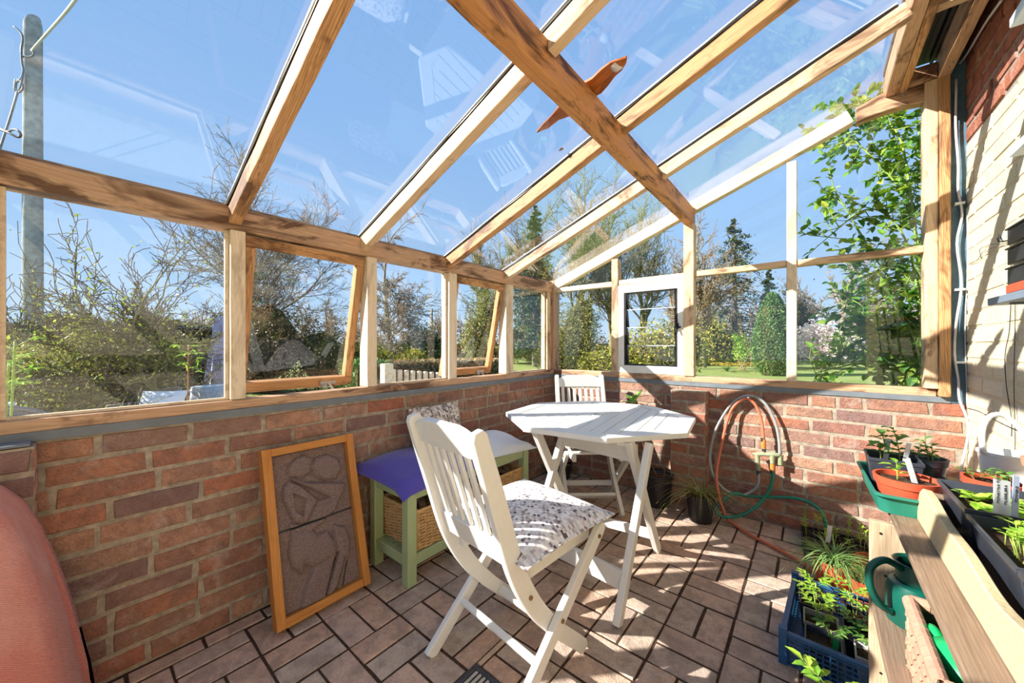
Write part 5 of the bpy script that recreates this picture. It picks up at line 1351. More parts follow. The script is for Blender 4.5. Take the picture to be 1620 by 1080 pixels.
def bush(name, label, cat, base, blobs, n, size, mat, sd, group=None, aspect=.5, shell=.5, stems=8, stemmat='bark_dark', core=None):
    """leafy shrub: leaf clusters in overlapping mounds on bare stems"""
    r = np.random.RandomState(sd); t = thing(name, label, cat, tuple(base), 0, group); vol = [b[3]*b[4]*b[5] for b in blobs]; sv = sum(vol); Cs = []
    for b, v in zip(blobs, vol):
        m = int(n*v/sv)+8
        cl = blob_pts(max(6, m//14), b[:3], b[3:], r, shell); C = cl[r.randint(0, len(cl), m)]+r.normal(size=(m,3))*np.array(b[3:])*.12; Cs.append(C)
    C = np.concatenate(Cs); C = C[C[:,2] > .02]; V, Fq = leaf_quads(C, size, r, aspect); npmesh('foliage', V, Fq, M[mat], t)
    lines = [] if stems else [(np.array([[0,0,.0],[.02,0,.3],[.02,.03,.9]]), np.array([.02,.016,.01]))]
    for k in range(stems):
        b = blobs[k % len(blobs)]; e = blob_pts(1, b[:3], b[3:], r, .6)[0]; s = np.array([r.normal()*.08, r.normal()*.08, 0]); m_ = (s+e)/2+r.normal(size=3)*.06; lines.append((np.array([s, m_, e]), np.array([.016,.010,.004])*max(1, b[5])))
    V, Fq = tubes(lines, 5); npmesh('stems', V, Fq, M[stemmat], t, True)
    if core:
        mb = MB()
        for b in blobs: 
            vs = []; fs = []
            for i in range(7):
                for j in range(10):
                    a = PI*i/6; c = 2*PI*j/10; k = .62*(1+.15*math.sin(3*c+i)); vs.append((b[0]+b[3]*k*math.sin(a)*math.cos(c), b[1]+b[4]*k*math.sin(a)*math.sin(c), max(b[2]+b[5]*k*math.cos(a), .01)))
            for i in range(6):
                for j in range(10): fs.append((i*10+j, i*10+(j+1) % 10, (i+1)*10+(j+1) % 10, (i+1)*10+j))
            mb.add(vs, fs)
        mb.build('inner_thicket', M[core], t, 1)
    return t
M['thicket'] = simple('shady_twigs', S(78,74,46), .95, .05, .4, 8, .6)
def hgt(py, d): return CAM.z+(HORIZON-py)/F*d

# utility pole with its wires
p = gnd(52, 6.0); ztop = hgt(32, 6.0)
t = thing('utility_pole', 'weathered wooden utility pole behind the hedge at the left', 'pole', tuple(p))
mb = MB(); n = 14; vs = []; fs = []; zs = [0, 1.5, 3, 4.5, ztop-.25, ztop-.08, ztop]; rs = [.118,.115,.112,.108,.104,.102,.085]
for z, r_ in zip(zs, rs):
    for k in range(n):
        a = 2*PI*k/n; vs.append((r_*math.cos(a), r_*math.sin(a), z+(.06*math.cos(a-.6) if z == ztop else 0)))
for i in range(len(zs)-1):
    for k in range(n): fs.append((i*n+k, i*n+(k+1) % n, (i+1)*n+(k+1) % n, (i+1)*n+k))
fs.append(tuple((len(zs)-1)*n+k for k in range(n))); mb.add(vs, fs); mb.build('pole_shaft', M['polewood'] if 'polewood' in M else simple('weathered_pole', S(164,166,168), .9, .1, .3, 9, .3), t, 40)
mb = MB(); loc = lambda px, py, d=5.85: at(px, py, d)-p
mb.tube(bez([loc(22,42), loc(33,52), loc(36,62), loc(34,80), loc(35,100), loc(37,112), loc(33,125), loc(27,128), loc(25,140), loc(30,143), loc(34,132), loc(36,118)], 4), .014, 6)
mb.tube(bez([loc(36,66), loc(33,78), loc(36,90), loc(38,88), loc(44,90), loc(52,88), loc(54,80)], 4), .011, 6); mb.tube(bez([loc(25,126), loc(23,140), loc(28,147), loc(36,140), loc(33,128), loc(26,130)], 3), .013, 6)
mb.build('stay_wire_knot', M['lead'], t, 1)
wire('overhead_cable', [at(50,80,5.83), at(75,52,5.2), at(100,24,4.6), at(122,-4,4.2), at(200,-110,3.2)], .016, 'cable', 'pale overhead cable rising from the utility pole to the top of the view', 'cable', 4)
wire('stay_wire', [at(28,145,5.85), at(18,180,5.85), at(5,220,5.85), at(-30,330,5.85)], .016, 'lead', 'twisted stay wire running down to the left from the utility pole', 'wire', 3)

# hedge and apple tree at the left
a0, a1 = gnd(-210, 5.6), gnd(150, 6.4); 
t = thing('garden_hedge', 'dense shaggy hedge behind the apple tree at the left', 'hedge', tuple(a0))
r = np.random.RandomState(5); n = 26000; L = (gnd(330, 7.0)-a0).length; u = np.array((gnd(330, 7.0)-a0).normalized()); nn_ = np.array([-u[1], u[0], 0])
tt = r.random(n); ss = r.random(n); zz = r.random(n)**.8; top = 1.50+.10*np.sin(tt*17)+.06*np.sin(tt*41+1)
face = r.random(n) < .6; dep = np.where(face, r.random(n)*.18, r.random(n)*1.1); zq = np.where(face, zz*top, top-.12*r.random(n))
C = u[None]*(tt*L)[:,None]+nn_[None]*((dep+.06*np.sin(tt*60+zq*7))[:,None])+np.array([0,0,1.])[None]*zq[:,None]
V, Fq = leaf_quads(C, .055, r); npmesh('foliage', V, Fq, M['lf_hedge'], t)
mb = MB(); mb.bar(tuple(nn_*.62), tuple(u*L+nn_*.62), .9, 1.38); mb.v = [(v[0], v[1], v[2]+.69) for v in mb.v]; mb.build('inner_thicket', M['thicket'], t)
lines = []
for k in range(260):
    b = u*r.random()*L+nn_*(r.random()*.3-.05)+np.array([0,0,.5+.9*r.random()]); e = b-nn_*(.05+.35*r.random())+np.array([r.normal()*.2, r.normal()*.2, .05+.25*r.random()]); lines.append((np.array([b, (b+e)/2+r.normal(size=3)*.04, e]), np.array([.008,.006,.003])))
V, Fq = tubes(lines, 3); npmesh('stray_twigs', V, Fq, M['twig_warm'], t)
APPLE = dict(seg=[6,8,6,5,3], wob=[.10,.13,.15,.18,.22], up=[.0,.03,.03,.02,0], kids=[10,9,7,5], t0=[.3,.12,.15,.15], ang=[1.05,.7,.65,.75], len=[1.05,.6,.5,.5], thin=[.55,.5,.5,.6], tip=.4, lead=.8)
tree_parts('apple_tree', 'spreading apple tree just coming into leaf, left of the first post', 'tree', gnd(300, 4.9), 3.3, .085, APPLE, 4, 12, 'bark_moss', d=(-.45,-.36,.8), leaves=('lf_bud', 3200, .045, .03, 1), twigmat='bark_dark', minr=.0042)
SHRUBBY = dict(seg=[4,5,4,3], wob=[.1,.15,.18,.2], up=[.05,.06,.04,.02], kids=[9,6,5,4], t0=[.1,.15,.2,.2], ang=[.5,.6,.6,.7], len=[1.1,.6,.5,.5], thin=[.5,.5,.55,.6], tip=.4, lead=.9)
tree_parts('bare_shrub', 'twiggy budding shrub in front of the hedge at the far left', 'shrub', gnd(30, 5.2), 2.9, .05, SHRUBBY, 4, 31, 'bark_moss', leaves=('lf_bud', 1500, .04, .03, 1), twigmat='bark_dark', minr=.0045)
bush('rambling_bush', 'pale-twigged leafy bush spilling forward below the apple tree', 'bush', gnd(165, 4.7), [(0,0,1.12,1.2,.5,.34), (-.9,-.6,1.0,.8,.4,.3), (.7,.5,1.05,.7,.4,.3)], 5200, .045, 'lf_olive', 8, stems=0, stemmat='twig_warm', shell=.3)

# trees beyond
tree_parts('bare_tree', 'wide bare crown of the tree rising above the first opening window', 'tree', gnd(400, 9.5), hgt(200, 9.5), .11, dict(BARE, seg=[7,7,6,4,3], wob=[.03,.09,.12,.16,.2], up=[.02,.07,.06,.03,0], kids=[15,10,7,5], ang=[.85,.65,.6,.65], t0=[.22,.12,.15,.15], len=[.68,.5,.5,.5], thin=[.42,.45,.5,.6], lead=.5), 4, 8, 'bark', twigmat='bark', minr=.005)
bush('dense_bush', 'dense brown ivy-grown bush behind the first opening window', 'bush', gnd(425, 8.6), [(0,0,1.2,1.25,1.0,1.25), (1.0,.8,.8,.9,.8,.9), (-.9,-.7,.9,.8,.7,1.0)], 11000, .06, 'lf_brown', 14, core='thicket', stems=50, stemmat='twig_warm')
tree_parts('bare_tree', 'slender bare tree with long drooping side branches behind the middle fixed pane', 'tree', gnd(622, 14), hgt(300, 14), .15, dict(BARE, wob=[.03,.10,.15,.18,.2], up=[.04,.0,-.03,-.03], ang=[1.05,.65,.7,.7], kids=[22,8,6,4], t0=[.12,.2,.2,.15], len=[.42,.5,.5,.5], thin=[.28,.5,.5,.6]), 4, 21, 'bark', minr=.009, d=(-.1,-.05,1))
for i, (px, d, ytop, sd, lab) in enumerate(((835, 24, 250, 41, 'tall bare tree behind the conifer, leftmost of the tall grove'), (905, 22, 210, 42, 'tallest bare tree of the grove, seen through the third roof bay'), (968, 23, 232, 43, 'tall bare tree of the grove just left of the big roof beam'), (1020, 26, 250, 44, 'bare tree of the grove seen beside the end of the big roof beam'), (775, 27, 330, 45, 'lower bare tree at the left end of the grove'))):
    tree_parts('bare_tree', lab, 'tree', gnd(px, d), hgt(ytop, d), .24, dict(BARE, ang=[.45,.55,.6,.7], up=[.03,.08,.06,.03], kids=[12,7,6,5], t0=[.25,.2,.2,.15], len=[.6,.55,.5,.5]), 4, sd, 'bark_moss', minr=.013)
def conifer(label, base, H, R_, n, size, mat, sd, droop=.25, t0=.12, gaps=.25, name='conifer'):
    r = np.random.RandomState(sd); t = thing(name, label, 'tree', tuple(base)); V, Fq = tubes([(np.array([[0,0,0],[.02,0,H*.5],[0,0,H]]), np.array([.02*H, .012*H, .004*H]))], 8); npmesh('trunk', V, Fq, M['bark_dark'], t, True)
    lines, C = [], []; k = int(H*16)
    for i in range(k):
        f = t0+(1-t0)*i/k; a = r.random()*6.28; L = R_*(1-f)**.75*(.25+.95*r.random())+.06
        b = np.array([0,0,H*f]); d = np.array([math.cos(a), math.sin(a), .15-droop*r.random()]); mid = b+d*L*.6; e = b+d*L+np.array([0,0,-droop*L*.5]); lines.append((np.array([b, mid, e]), np.array([.03,.02,.008])*H*.12))
        if r.random() > gaps*.4:
            m = int(n/k); u_ = r.random(m)[:,None]**.6; C.append(b+(e-b)*u_+r.normal(size=(m,3))*np.array([.13,.13,.11])*L-np.array([0,0,.10])*L*r.random((m,1)))
    V, Fq = tubes(lines, 4); npmesh('branches', V, Fq, M['bark_dark'], t); C = np.concatenate(C); V, Fq = leaf_quads(C, size, r, .3); npmesh('foliage', V, Fq, M[mat], t); return t
conifer('dark shaggy evergreen in front of the tall bare grove', gnd(846, 19), hgt(325, 19), 1.9, 15000, .17, 'lf_conifer', 51, .35)
conifer('airy dark cedar-like conifer behind the right-hand rail', gnd(1162, 22), hgt(345, 22), 3.4, 8500, .2, 'lf_conifer', 52, .5, gaps=1.2)
conifer('slim dark conifer standing further back, beside the clipped yew', gnd(1216, 24), hgt(425, 24), 1.3, 6000, .18, 'lf_conifer', 53, .3)
tree_parts('bare_tree', 'pale bare tree just right of the centre post of the end wall', 'tree', gnd(1112, 17), hgt(322, 17), .2, dict(BARE, ang=[.45,.6,.6,.7], kids=[13,7,6,5], t0=[.2,.2,.2,.15]), 4, 61, 'bark_moss', twigmat='twig_warm', minr=.010)
tree_parts('bare_tree', 'hazy bare tree behind the climbing rose', 'tree', gnd(1330, 21), hgt(385, 21), .22, dict(BARE, ang=[.6,.65,.6,.7]), 4, 62, 'bark', twigmat='twig_warm', minr=.011)
tree_parts('bare_tree', 'ivy-clad bare tree right of the slim end post', 'tree', gnd(1272, 25), hgt(430, 25), .2, dict(BARE, ang=[.6,.65,.6,.7]), 4, 63, 'bark_dark', leaves=('lf_conifer', 2600, .16, .2, 3), minr=.012)
bush('ivy_bush', 'tall ivy-covered stump of a tree behind the left pane of the end wall', 'bush', gnd(908, 10.5), [(0,0,1.1,.85,.75,1.1), (.2,.1,1.9,.55,.5,.75), (-.5,-.3,.8,.6,.6,.8)], 14000, .075, 'lf_olive', 71, core='thicket', stems=60, stemmat='twig_warm', aspect=.3)
bush('shrub', 'yellow-green shrub at the foot of the left pane of the end wall', 'shrub', gnd(955, 7.2), [(0,0,.55,.5,.5,.55), (.4,.3,.4,.4,.4,.4), (-.35,-.2,.3,.3,.3,.3)], 5200, .06, 'lf_gold', 72, core='thicket')
bush('shrub', 'large golden shrub seen through the louvre window', 'shrub', gnd(1035, 7.6), [(0,0,.8,.75,.7,.85), (.5,.4,1.0,.5,.5,.6), (-.5,-.4,.55,.5,.5,.55)], 9500, .06, 'lf_gold', 73, core='thicket')
bush('shrub', 'mid green shrub with russet tips right of the centre post', 'shrub', gnd(1116, 20), [(0,0,1.5,1.15,1.0,1.55), (.75,.6,1.0,1.0,.8,1.0)], 5000, .14, 'lf_gold', 74, core='thicket')
r = np.random.RandomState(77)
def column_yew(label, base, H, R_, n, sd):
    r = np.random.RandomState(sd); t = thing('yew', label, 'tree', tuple(base)); z = r.random(n)**.9; a = r.random(n)*6.28; rad = R_*np.minimum(1, np.minimum(.55+z*3, (1-z)**.5*1.35))*(.8+.25*r.random(n))*(1+.08*np.sin(a*7+z*9))
    C = np.stack([rad*np.cos(a), rad*np.sin(a), z*H], 1); V, Fq = leaf_quads(C, .09, r, .35, 1.2); npmesh('foliage', V, Fq, M['lf_yew'], t)
    mb = MB(); mb.lathe([(R_*.5,0),(R_*.78,H*.2),(R_*.8,H*.5),(R_*.6,H*.8),(.02,H*.97)], 14); mb.build('inner_thicket', M['thicket'], t, 1); V, Fq = tubes([(np.array([[0,0,0],[0,0,H*.6]]), np.array([.05,.02]))], 6); npmesh('trunk', V, Fq, M['bark_dark'], t); return t
column_yew('clipped columnar yew standing in the lawn beside the slim end post', gnd(1222, 13.5), hgt(462, 13.5), .62, 10000, 78)
# small flowers and lawn plants
def clump(name, label, cat, base, n, L, mat, sd, w=.012, flower=None, nf=0, group=None):
    r_ = random.Random(sd); t = thing(name, label, cat, tuple(base), 0, group); mb = MB(); grassy(mb, (0,0,0), n, L, r_, w, .6, .6, .8)
    for k in range(len(mb.v)): mb.v[k] = (mb.v[k][0]*1.6, mb.v[k][1]*1.6, mb.v[k][2])
    mb.build('leaves', M[mat], t)
    if flower:
        f = MB()
        for k in range(nf):
            x, y, z = r_.gauss(0,.34), r_.gauss(0,.34), L*r_.uniform(.7,1.1)
            for j in range(5): a = j*1.26+r_.random(); f.leaf((x,y,z), (math.cos(a), math.sin(a), .3), .085, .06)
        f.build('flowers', M[flower], t)
clump('daffodils', 'clump of yellow daffodils left of the clipped yew', 'flowers', gnd(1203, 14.8), 70, .34, 'lf_mid', 81, .014, 'lf_yellow', 60)
clump('daffodils', 'second clump of yellow daffodils further left, below the russet shrub', 'flowers', gnd(1150, 15.5), 70, .32, 'lf_mid', 82, .014, 'lf_yellow', 55)
clump('tall_grass', 'tussock of long arching grass outside the right-hand pane', 'plant', gnd(1345, 5.2), 150, .42, 'lf_olive', 83, .012)
clump('tall_grass', 'low green tussock at the left end of the right-hand pane', 'plant', gnd(1290, 4.6), 70, .3, 'lf_mid', 84, .03)
bush('shrub', 'small upright yellow shrub in the lawn beside the daffodils', 'shrub', gnd(1174, 16), [(0,0,1.0,.5,.45,.75)], 900, .09, 'lf_lime', 85, stems=14, stemmat='twig_warm', shell=.2)
bush('blossom_shrub', 'white blossoming shrub in front of the brick garden wall', 'shrub', gnd(1298, 17), [(0,0,1.2,1.2,1.0,1.15), (.85,.7,1.0,.85,.8,.9)], 5200, .14, 'lf_white', 86, stems=30, stemmat='twig_warm', shell=.15, aspect=.6)
tree_parts('bare_shrub', 'bare arching twiggy shrub between the cedar and the yew', 'shrub', gnd(1188, 18), 3.0, .05, dict(SHRUBBY, ang=[.35,.5,.5,.6]), 3, 87, 'twig_warm', minr=.005)
bush('shrub', 'dark green shrub low beside the corner post', 'shrub', gnd(846, 23), [(0,0,1.3,1.3,1.1,1.4), (1.4,1.1,.8,1.0,.8,.9)], 4200, .16, 'lf_olive', 88, core='thicket')
bush('shrub', 'rounded dark evergreen shrub beside the far telegraph pole', 'shrub', gnd(668, 16), [(0,0,1.0,.85,.8,1.1), (.5,.4,.8,.7,.6,.8)], 4500, .11, 'lf_conifer', 89, core='thicket')
bush('shrub', 'sunlit yellow-green shrub at the foot of the slender bare tree', 'shrub', gnd(615, 12.5), [(-.3,-.2,.5,.8,.6,.5), (.6,.5,.5,.8,.6,.45)], 5200, .09, 'lf_gold', 90, core='thicket')
bush('shrub', 'pale olive shrub between the two opening windows', 'shrub', gnd(540, 9.5), [(0,0,.6,.7,.6,.65), (.5,.4,.7,.5,.5,.5)], 4600, .075, 'lf_gold', 91, core='thicket')
bush('ivy_bush', 'grey-green ivy-hung tree trunk behind the second opening window', 'bush', gnd(752, 22), [(0,0,1.5,.9,.8,1.6), (.6,.4,3.0,.8,.7,1.5)], 5000, .14, 'lf_olive', 92, core='thicket', stems=30)
bush('ivy_bush', 'tall olive thicket behind the pane next to the corner post', 'bush', gnd(850, 21), [(0,0,2.1,1.1,1.0,2.1), (.3,.15,4.2,1.0,1.0,1.7), (-1.1,-.7,1.2,.9,.9,1.2)], 9000, .15, 'lf_olive', 93, core='thicket', stems=40)
# far hedgerow closing the garden
t = thing('hedgerow', 'long olive hedgerow and scrub along the far side of the garden', 'hedge', (0, 0, 0)); r = np.random.RandomState(94); C = []
for k in range(90):
    px = -260+k*24; c = np.array(gnd(px, 30+2*math.sin(k)))
    s = np.array([1.2, 1.2, 1.0+.6*r.random()]); m = 220; C.append(blob_pts(m, c+np.array([0,0,s[2]*.8]), s*1.1, r, .35))
C = np.concatenate(C); V, Fq = leaf_quads(C, .24, r); npmesh('foliage', V, Fq, M['lf_brown'], t)
mb = MB(); pts = [gnd(-300+k*100, 31.5) for k in range(24)]
for a, b in zip(pts[:-1], pts[1:]): mb.bar(a+Vector((0,0,.6)), b+Vector((0,0,.6)), .8, 1.2)
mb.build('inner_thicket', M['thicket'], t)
# far bare trees: two kinds, copied along the horizon
protoA = None; labs = []
spots = [(470, 31, 5.6), (520, 33, 6.4), (575, 32, 5.0), (700, 31, 5.2), (735, 34, 6.0), (1065, 30, 8.6), (1180, 33, 8.0), (1265, 32, 7.4), (1385, 31, 6.0), (1440, 34, 7.0), (120, 33, 5.5), (230, 31, 6.2), (330, 34, 6.0)]
for i, (px, d, H) in enumerate(spots):
    lab = 'hazy bare tree in the far hedgerow beyond the garden'
    if protoA is None:
        protoA = tree_parts('distant_tree', lab, 'tree', gnd(px, d), 6.0, .16, dict(BARE, kids=[9,6,5,3]), 4, 99, 'twig_warm', group='bare trees in the far hedgerow', minr=.013); o = protoA
    else: o = copy_tree(protoA); o.location = gnd(px, d)
    o.scale = (H/6,)*3; o.rotation_euler = (0, 0, i*1.3)
# brick garden wall and roof at the right
a, b = gnd(1225, 27), gnd(1560, 25); uu_ = (b-a).normalized(); nn2 = Vector((uu_.y, -uu_.x, 0)); L = (b-a).length
mb = MB(); Q = Matrix(((uu_.x,-nn2.x,0,a.x),(uu_.y,-nn2.y,0,a.y),(0,0,1,0),(0,0,0,1))); mb.box(0, L, .0, .22, 0, 1.89, 0, Q)
brick_wall(mb, a, uu_, nn2, L, 0, 1.89, .0788, .235, rr=random.Random(5)); mb.solo('garden_wall', [M['mortar'], M['brick']], 'red brick garden wall beyond the lawn, behind the white blossom', 'wall')
mb = MB(); mb.box(-.1, L+.1, -.5, 1.6, 1.93, 2.25, 0, Q); o = mb.solo('shed_roof', M['darkpanel'], 'low dark roof lying along the top of the brick garden wall', 'roof')
# far telegraph pole, low hedges and the picket fence
p = gnd(683, 24); t = thing('utility_pole', 'thin distant telegraph pole between the two opening windows', 'pole', tuple(p)); mb = MB(); mb.tube([(0,0,0),(0,0,hgt(488,24))], [.09,.07], 8); mb.build('pole_shaft', M['bark'], t, 1); mb = MB(); mb.bar((-.35,-.28,hgt(492,24)), (.35,.28,hgt(492,24)), .06, .06); mb.build('crossbar', M['bark_dark'], t)
wire('overhead_cable', [at(520,488,23.5), at(600,486,24), at(683,489,24), at(760,492,25)], .012, 'lead', 'faint telephone line running to the thin distant pole', 'cable', 3)
def clipped(label, a, b, w, h, n, mat, sd, size=.05):
    r = np.random.RandomState(sd); u = np.array((b-a).normalized()); nn3 = np.array([-u[1], u[0], 0]); L = (b-a).length; t = thing('clipped_hedge', label, 'hedge', tuple(a)); k = r.random(n); f = r.randint(0, 3, n); s = r.random(n)*w-w/2; z = r.random(n)*h
    s = np.where(f == 0, -w/2, np.where(f == 1, w/2, s)); z = np.where(f == 2, h, z); C = u[None]*(k*L)[:,None]+nn3[None]*s[:,None]+np.array([0,0,1.])[None]*z[:,None]+r.normal(size=(n,3))*.02
    V, Fq = leaf_quads(C, size, r); npmesh('foliage', V, Fq, M[mat], t); mb = MB(); mb.bar(Vector((0,0,h/2-.02)), Vector(u*L)+Vector((0,0,h/2-.02)), w*.92, h*.92); mb.build('inner_thicket', M['thicket'], t)
clipped('low clipped box hedge between the two opening windows', gnd(560, 6.6), gnd(592, 5.4), .5, hgt(571, 6.0), 3500, 'lf_yew', 101)
clipped('long low beige-topped hedge across the garden behind the pickets', gnd(596, 10.5), gnd(780, 13.0), .9, .62, 6000, 'lf_beige', 102, .07)
clipped('dark clipped hedge beyond the pickets', gnd(560, 14.5), gnd(705, 15), .6, .85, 4000, 'lf_conifer', 103, .08)
fp = gnd(612, 4.9); t = thing('picket_fence', 'low fence of pale wooden stakes outside the middle fixed pane', 'fence', tuple(fp)); fv = (gnd(712, 5.15)-fp); k_ = 0
for i in range(11):
    q = fv*(i/10); w = .13 if i == 0 else .055; h = (hgt(575, 4.9) if i == 0 else hgt(583, 4.9)) - .008*(i if i else 0)
    mb = MB(); mb.box(q.x-w/2, q.x+w/2, q.y-w/2, q.y+w/2, 0, h); mb.build('post' if i == 0 else 'picket', M['wood_pale'], t, 0, .01)
mb = MB(); mb.bar(Vector((0,0,.55)), fv+Vector((0,0,.48)), .03, .06); mb.build('fence_rail', M['wood_grey'], t)
clump('leafy_plant', 'bright green leafy plant just outside the second opening window', 'plant', gnd(778, 5.2), 110, .42, 'lf_mid', 104, .035)
# patio furniture outside
def wicker_chair(label, px, d, ztop, rz_, ctop):
    g = gnd(px, d); t = thing('wicker_chair', label, 'chair', tuple(g), rz_, 'grey rattan armchairs on the patio'); w, dp = .62, .56
    mb = MB()
    def shell(z0, z1, n): 
        for j in range(n):
            z = z0+(z1-z0)*j/n; pts = []
            for k in range(25):
                a = PI+PI*k/24-0; e = max(0, math.sin((k/24)*PI))**.6
                if z > .40+(ztop-.40)*e: continue
                pts.append((w/2*math.cos(a), dp/2*math.sin(a)*1.0+.0, z+.003*(k % 2)))
            if len(pts) > 2: mb.tube(pts, .011, 5)
    shell(.06, ztop, 30)
    rim = [(w/2*math.cos(PI+PI*k/24), dp/2*math.sin(PI+PI*k/24), .40+(ztop-.40)*max(0, math.sin(k/24*PI))**.6) for k in range(25)]
    mb.tube([(-w/2,dp/2,.40)]+rim+[(w/2,dp/2,.40)], .018, 6)
    for s in (-1, 1):
        for j in range(15): mb.tube([(s*w/2, 0, .06+j*.0235), (s*w/2, dp/2, .06+j*.0235)], .011, 5)
    for j in range(14): mb.tube([(-w/2, dp/2, .06+j*.02), (w/2, dp/2, .06+j*.02)], .011, 5)
    mb.build('woven_frame', M['greywicker'], t, 1)
    mb = MB(); mb.box(-w/2+.02, w/2-.02, -dp/2+.04, dp/2, .32, .345); mb.build('seat', M['greywicker'], t)
    for x in (-.25,.25):
        for y in (-.2,.24): mb = MB(); mb.box(x-.02, x+.02, y-.02, y+.02, 0, .08); mb.build('leg', M['greywicker'], t)
    return t
fc = math.atan2(RIGHT.y, RIGHT.x)
g = gnd(258, 4.35); c = wicker_chair('grey rattan armchair with a white cushion outside, below the apple tree', 235, 4.35, .58, fc+2.6, .6)
def prop_cushion(label, p, rot, w, h): cushion(label, tuple(p), rot, w, h, .13, M['white_fabric'], 'white cushions on the patio chairs', .01, 9, 'outdoor_cushion')
prop_cushion('white cushion in the rattan armchair below the apple tree', gnd(258, 4.30, .37)+Vector((0,0,.0)), (math.radians(64), 0, fc+.2), .46, .40)
c = wicker_chair('grey rattan armchair at the far left, mostly below the sill', 18, 3.2, .62, fc+.3, .6)
prop_cushion('white cushion standing in the far left rattan armchair', gnd(-14, 3.25, .36)+Vector((0,0,.06)), (math.radians(78), 0, fc+.2), .36, .36)
# closed parasol
p = gnd(349, 6.4); t = thing('closed_parasol', 'closed lilac parasol left of the first post', 'parasol', tuple(p)); mb = MB(); n = 40; vs = []; fs = []
prof = [(0,1.64),(.035,1.62),(.075,1.55),(.095,1.46),(.10,1.455),(.10,1.30),(.15,.95),(.19,.6),(.225,.30)]
for i, (r_, z) in enumerate(prof):
    for k in range(n): a = 2*PI*k/n; f = 1+(.16 if i > 3 else .03)*math.cos(8*a); vs.append((r_*f*math.cos(a), r_*f*math.sin(a), z))
for i in range(len(prof)-1):
    for k in range(n): fs.append((i*n+k, i*n+(k+1) % n, (i+1)*n+(k+1) % n, (i+1)*n+k))
mb.add(vs, fs); cano = mb.build('canopy', M['lilac'], t, 1); mb = MB(); mb.tube([(0,0,0),(0,0,1.68)], .02, 8); mb.build('pole', M['wood_grey'], t, 1); mb = MB(); mb.tube([(.155*math.cos(2*PI*k/20), .155*math.sin(2*PI*k/20), .97) for k in range(20)], .012, 5, closed=True); mb.build('tie_strap', M['lilac'], cano, 1)
mb = MB(); mb.lathe([(0,0),(.22,0),(.22,.05),(.05,.08),(.03,.25),(0,.25)], 20); mb.build('base', M['darkgrey'], t, 40)
p = gnd(334, 5.2); t = thing('patio_table', 'small round patio table under a white lace cloth, left of the parasol', 'table', tuple(p)); mb = MB(); mb.lathe([(0,.535),(.20,.535),(.215,.53),(.235,.47),(.25,.36)], 40)
mb.v = [(v[0]*(1+.05*math.sin(9*math.atan2(v[1], v[0]))*(v[2] < .54)), v[1]*(1+.05*math.sin(9*math.atan2(v[1], v[0]))*(v[2] < .54)), v[2]) for v in mb.v]; mb.build('lace_cloth', M['whitecloth'], t, 1); mb = MB(); mb.tube([(0,0,.02),(0,0,.53)], .025, 8); mb.lathe([(0,0),(.2,0),(.2,.02),(0,.03)], 16); mb.build('pedestal', M['darkgrey'], t)
# sprigs close outside the near panes
def sprig(label, base, tip, n, L, mat, sd, frm=.5, stem='stem_red'):
    r_ = random.Random(sd); base = Vector(base); tip = Vector(tip); t = thing('sapling', label, 'plant', tuple(base)); st_, lf = MB(), MB(); e = tip-base; pts = bez([Vector((0,0,0)), e*.35+Vector((.01,.0,0)), e*.7, e], 5); st_.tube(pts, .0045, 6)
    for k in range(n):
        f = frm+(1-frm)*k/n; q = e*f; a = k*2.4+r_.random(); d = Vector((math.cos(a), math.sin(a), r_.uniform(.1,.8))); en = q+d*L*.9; st_.tube([q, en], .0016, 4)
        for j in range(5): b_ = j*1.256; lf.leaf(en, (math.cos(b_)+d.x, math.sin(b_)+d.y, r_.uniform(-.2,.5)), L*r_.uniform(.7,1.1), L*.26)
    st_.build('stem', M[stem], t, 1); lf.build('leaves', M[mat], t)
sprig('young sapling with a tuft of new leaves close outside the first fixed pane', gnd(292, 2.25, -.004), at(299, 545, 2.25), 9, .05, 'lf_lime', 111, .84)
sprig('bright leafy shoot close outside the pane at the far left edge', gnd(4, 1.75, -.004), at(24, 540, 1.75), 9, .055, 'lf_lime', 112, .8, 'stem_green')
sprig('second bright shoot low at the far left edge', gnd(-4, 1.8, -.004), at(14, 572, 1.8), 6, .05, 'lf_mid', 113, .85, 'stem_green')

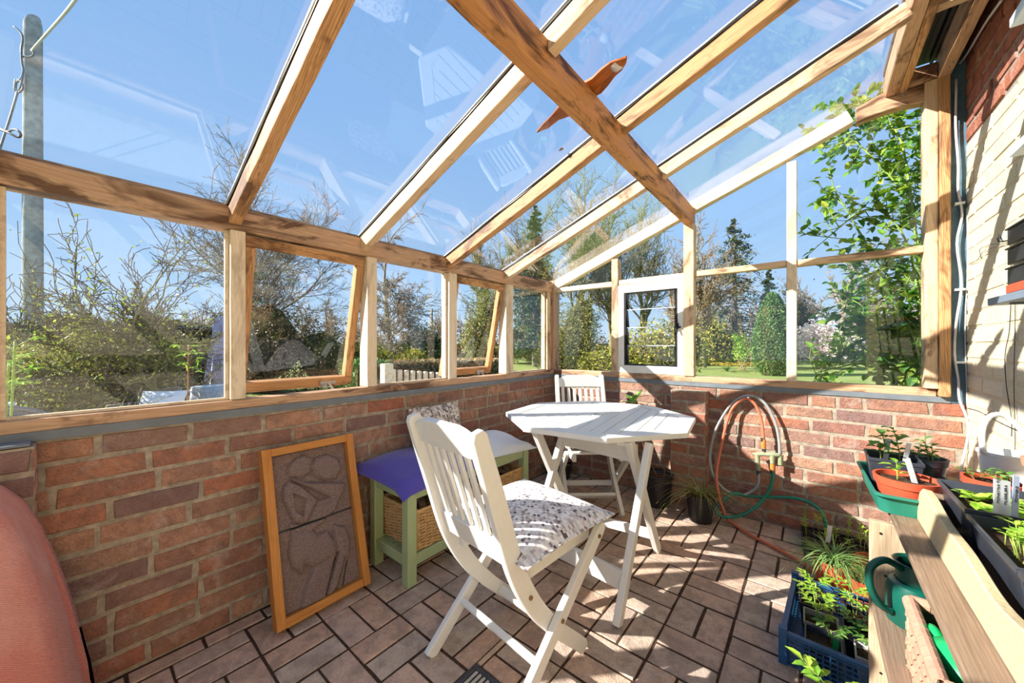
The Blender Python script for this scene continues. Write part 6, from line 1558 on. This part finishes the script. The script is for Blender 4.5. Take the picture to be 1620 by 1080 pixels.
# climbing rose outside the right-hand panes
RB = Vector((2.22, .42, 0)); t = thing('climbing_rose', 'climbing rose with glossy leaves filling the right-hand panes of the end wall', 'climber', tuple(RB)); r = np.random.RandomState(120); out = []
canes = [([(1455,600),(1462,470),(1440,330),(1400,270),(1345,215),(1335,200)], .55), ([(1450,600),(1440,520),(1400,440),(1350,430)], .5), ([(1455,600),(1430,560),(1395,520),(1330,545)], .5), ([(1458,600),(1452,420),(1430,240),(1400,190),(1355,165)], .45), ([(1455,600),(1420,470),(1380,400),(1320,300)], .62), ([(1455,600),(1440,400),(1380,330),(1310,375)], .5), ([(1455,590),(1420,585),(1360,575),(1290,590)], .55), ([(1455,600),(1460,300),(1450,180)], .5), ([(1455,600),(1400,560),(1360,500),(1345,470)], .6)]
lines, C = [], []
for pix_, y in canes:
    pts = [Vector((2.2, y, .0))-RB]+[on_y(a, b, y+r.uniform(-.06,.06))-RB for a, b in pix_]; pl_ = bez(pts, 6); lines.append((np.array(pl_), np.linspace(.008,.0035, len(pl_))))
    for i in range(8, len(pl_)):
        for k in range(3):
            if r.random() < .82:
                b = np.array(pl_[i]); d = r.normal(size=3); d[1] *= .5; d[2] += .2; d /= np.linalg.norm(d); e = b+d*(.08+.16*r.random()); lines.append((np.array([b, (b+e)/2+r.normal(size=3)*.012, e]), np.array([.003,.0024,.0016]))); C.append((b, e))
V, Fq = tubes(lines, 6); npmesh('canes', V, Fq, M['stem_green'], t, True)
lf = MB(); rl = random.Random(9)
for b, e in C:
    b = Vector(b); e = Vector(e); ax = (e-b).normalized()
    for k in range(7):
        q = b.lerp(e, .3+.7*k/6); a = Vector((rl.gauss(0,1), rl.gauss(0,1), rl.gauss(0,.6))); d = (a+ax*.8).normalized(); L = rl.uniform(.04,.075)
        lf.leaf(q, d, L, L*.58, (rl.gauss(0,.5), rl.gauss(0,.5), 1), .25, .2)
lf.build('leaves', M['lf_rose'], t)

# ------------------------------------------------------------------ light
w = bpy.data.worlds.new('sky'); sc.world = w; w.use_nodes = True; nt = w.node_tree; nt.nodes.clear(); out_w = nt.nodes.new('ShaderNodeOutputWorld'); bg = nt.nodes.new('ShaderNodeBackground')
tc = nt.nodes.new('ShaderNodeTexCoord'); sp = nt.nodes.new('ShaderNodeSeparateXYZ'); nt.links.new(tc.outputs['Generated'], sp.inputs[0])
SKY = [(.0, (.70,.86,1.0)), (.08, (.54,.76,1.0)), (.25, (.40,.645,.98)), (.5, (.325,.57,.95)), (.75, (.26,.49,.88)), (1.0, (.21,.43,.82))]
c_ = ramp(nt, sp.outputs[2], SKY); nt.links.new(c_, bg.inputs[0]); bg.inputs[1].default_value = .8; nt.links.new(bg.outputs[0], out_w.inputs[0])
sl = bpy.data.lights.new('sun', 'SUN'); so = bpy.data.objects.new('sun', sl); COL.objects.link(so); sl.energy = 10.5; sl.angle = math.radians(.55); sl.color = (1.0, .95, .86)
so.rotation_euler = Vector((1.0, 1.05, -.855)).to_track_quat('-Z', 'Y').to_euler(); so.location = (-8, -10, 9)
vs_ = sc.view_settings; vs_.view_transform = 'Standard'; vs_.look = 'None'; vs_.gamma = 1; vs_.exposure = 0.35; vs_.use_curve_mapping = False
cy = sc.cycles; cy.max_bounces = 8; cy.transparent_max_bounces = 40; cy.caustics_reflective = False; cy.caustics_refractive = False
try: cy.use_denoising = True
except Exception: pass
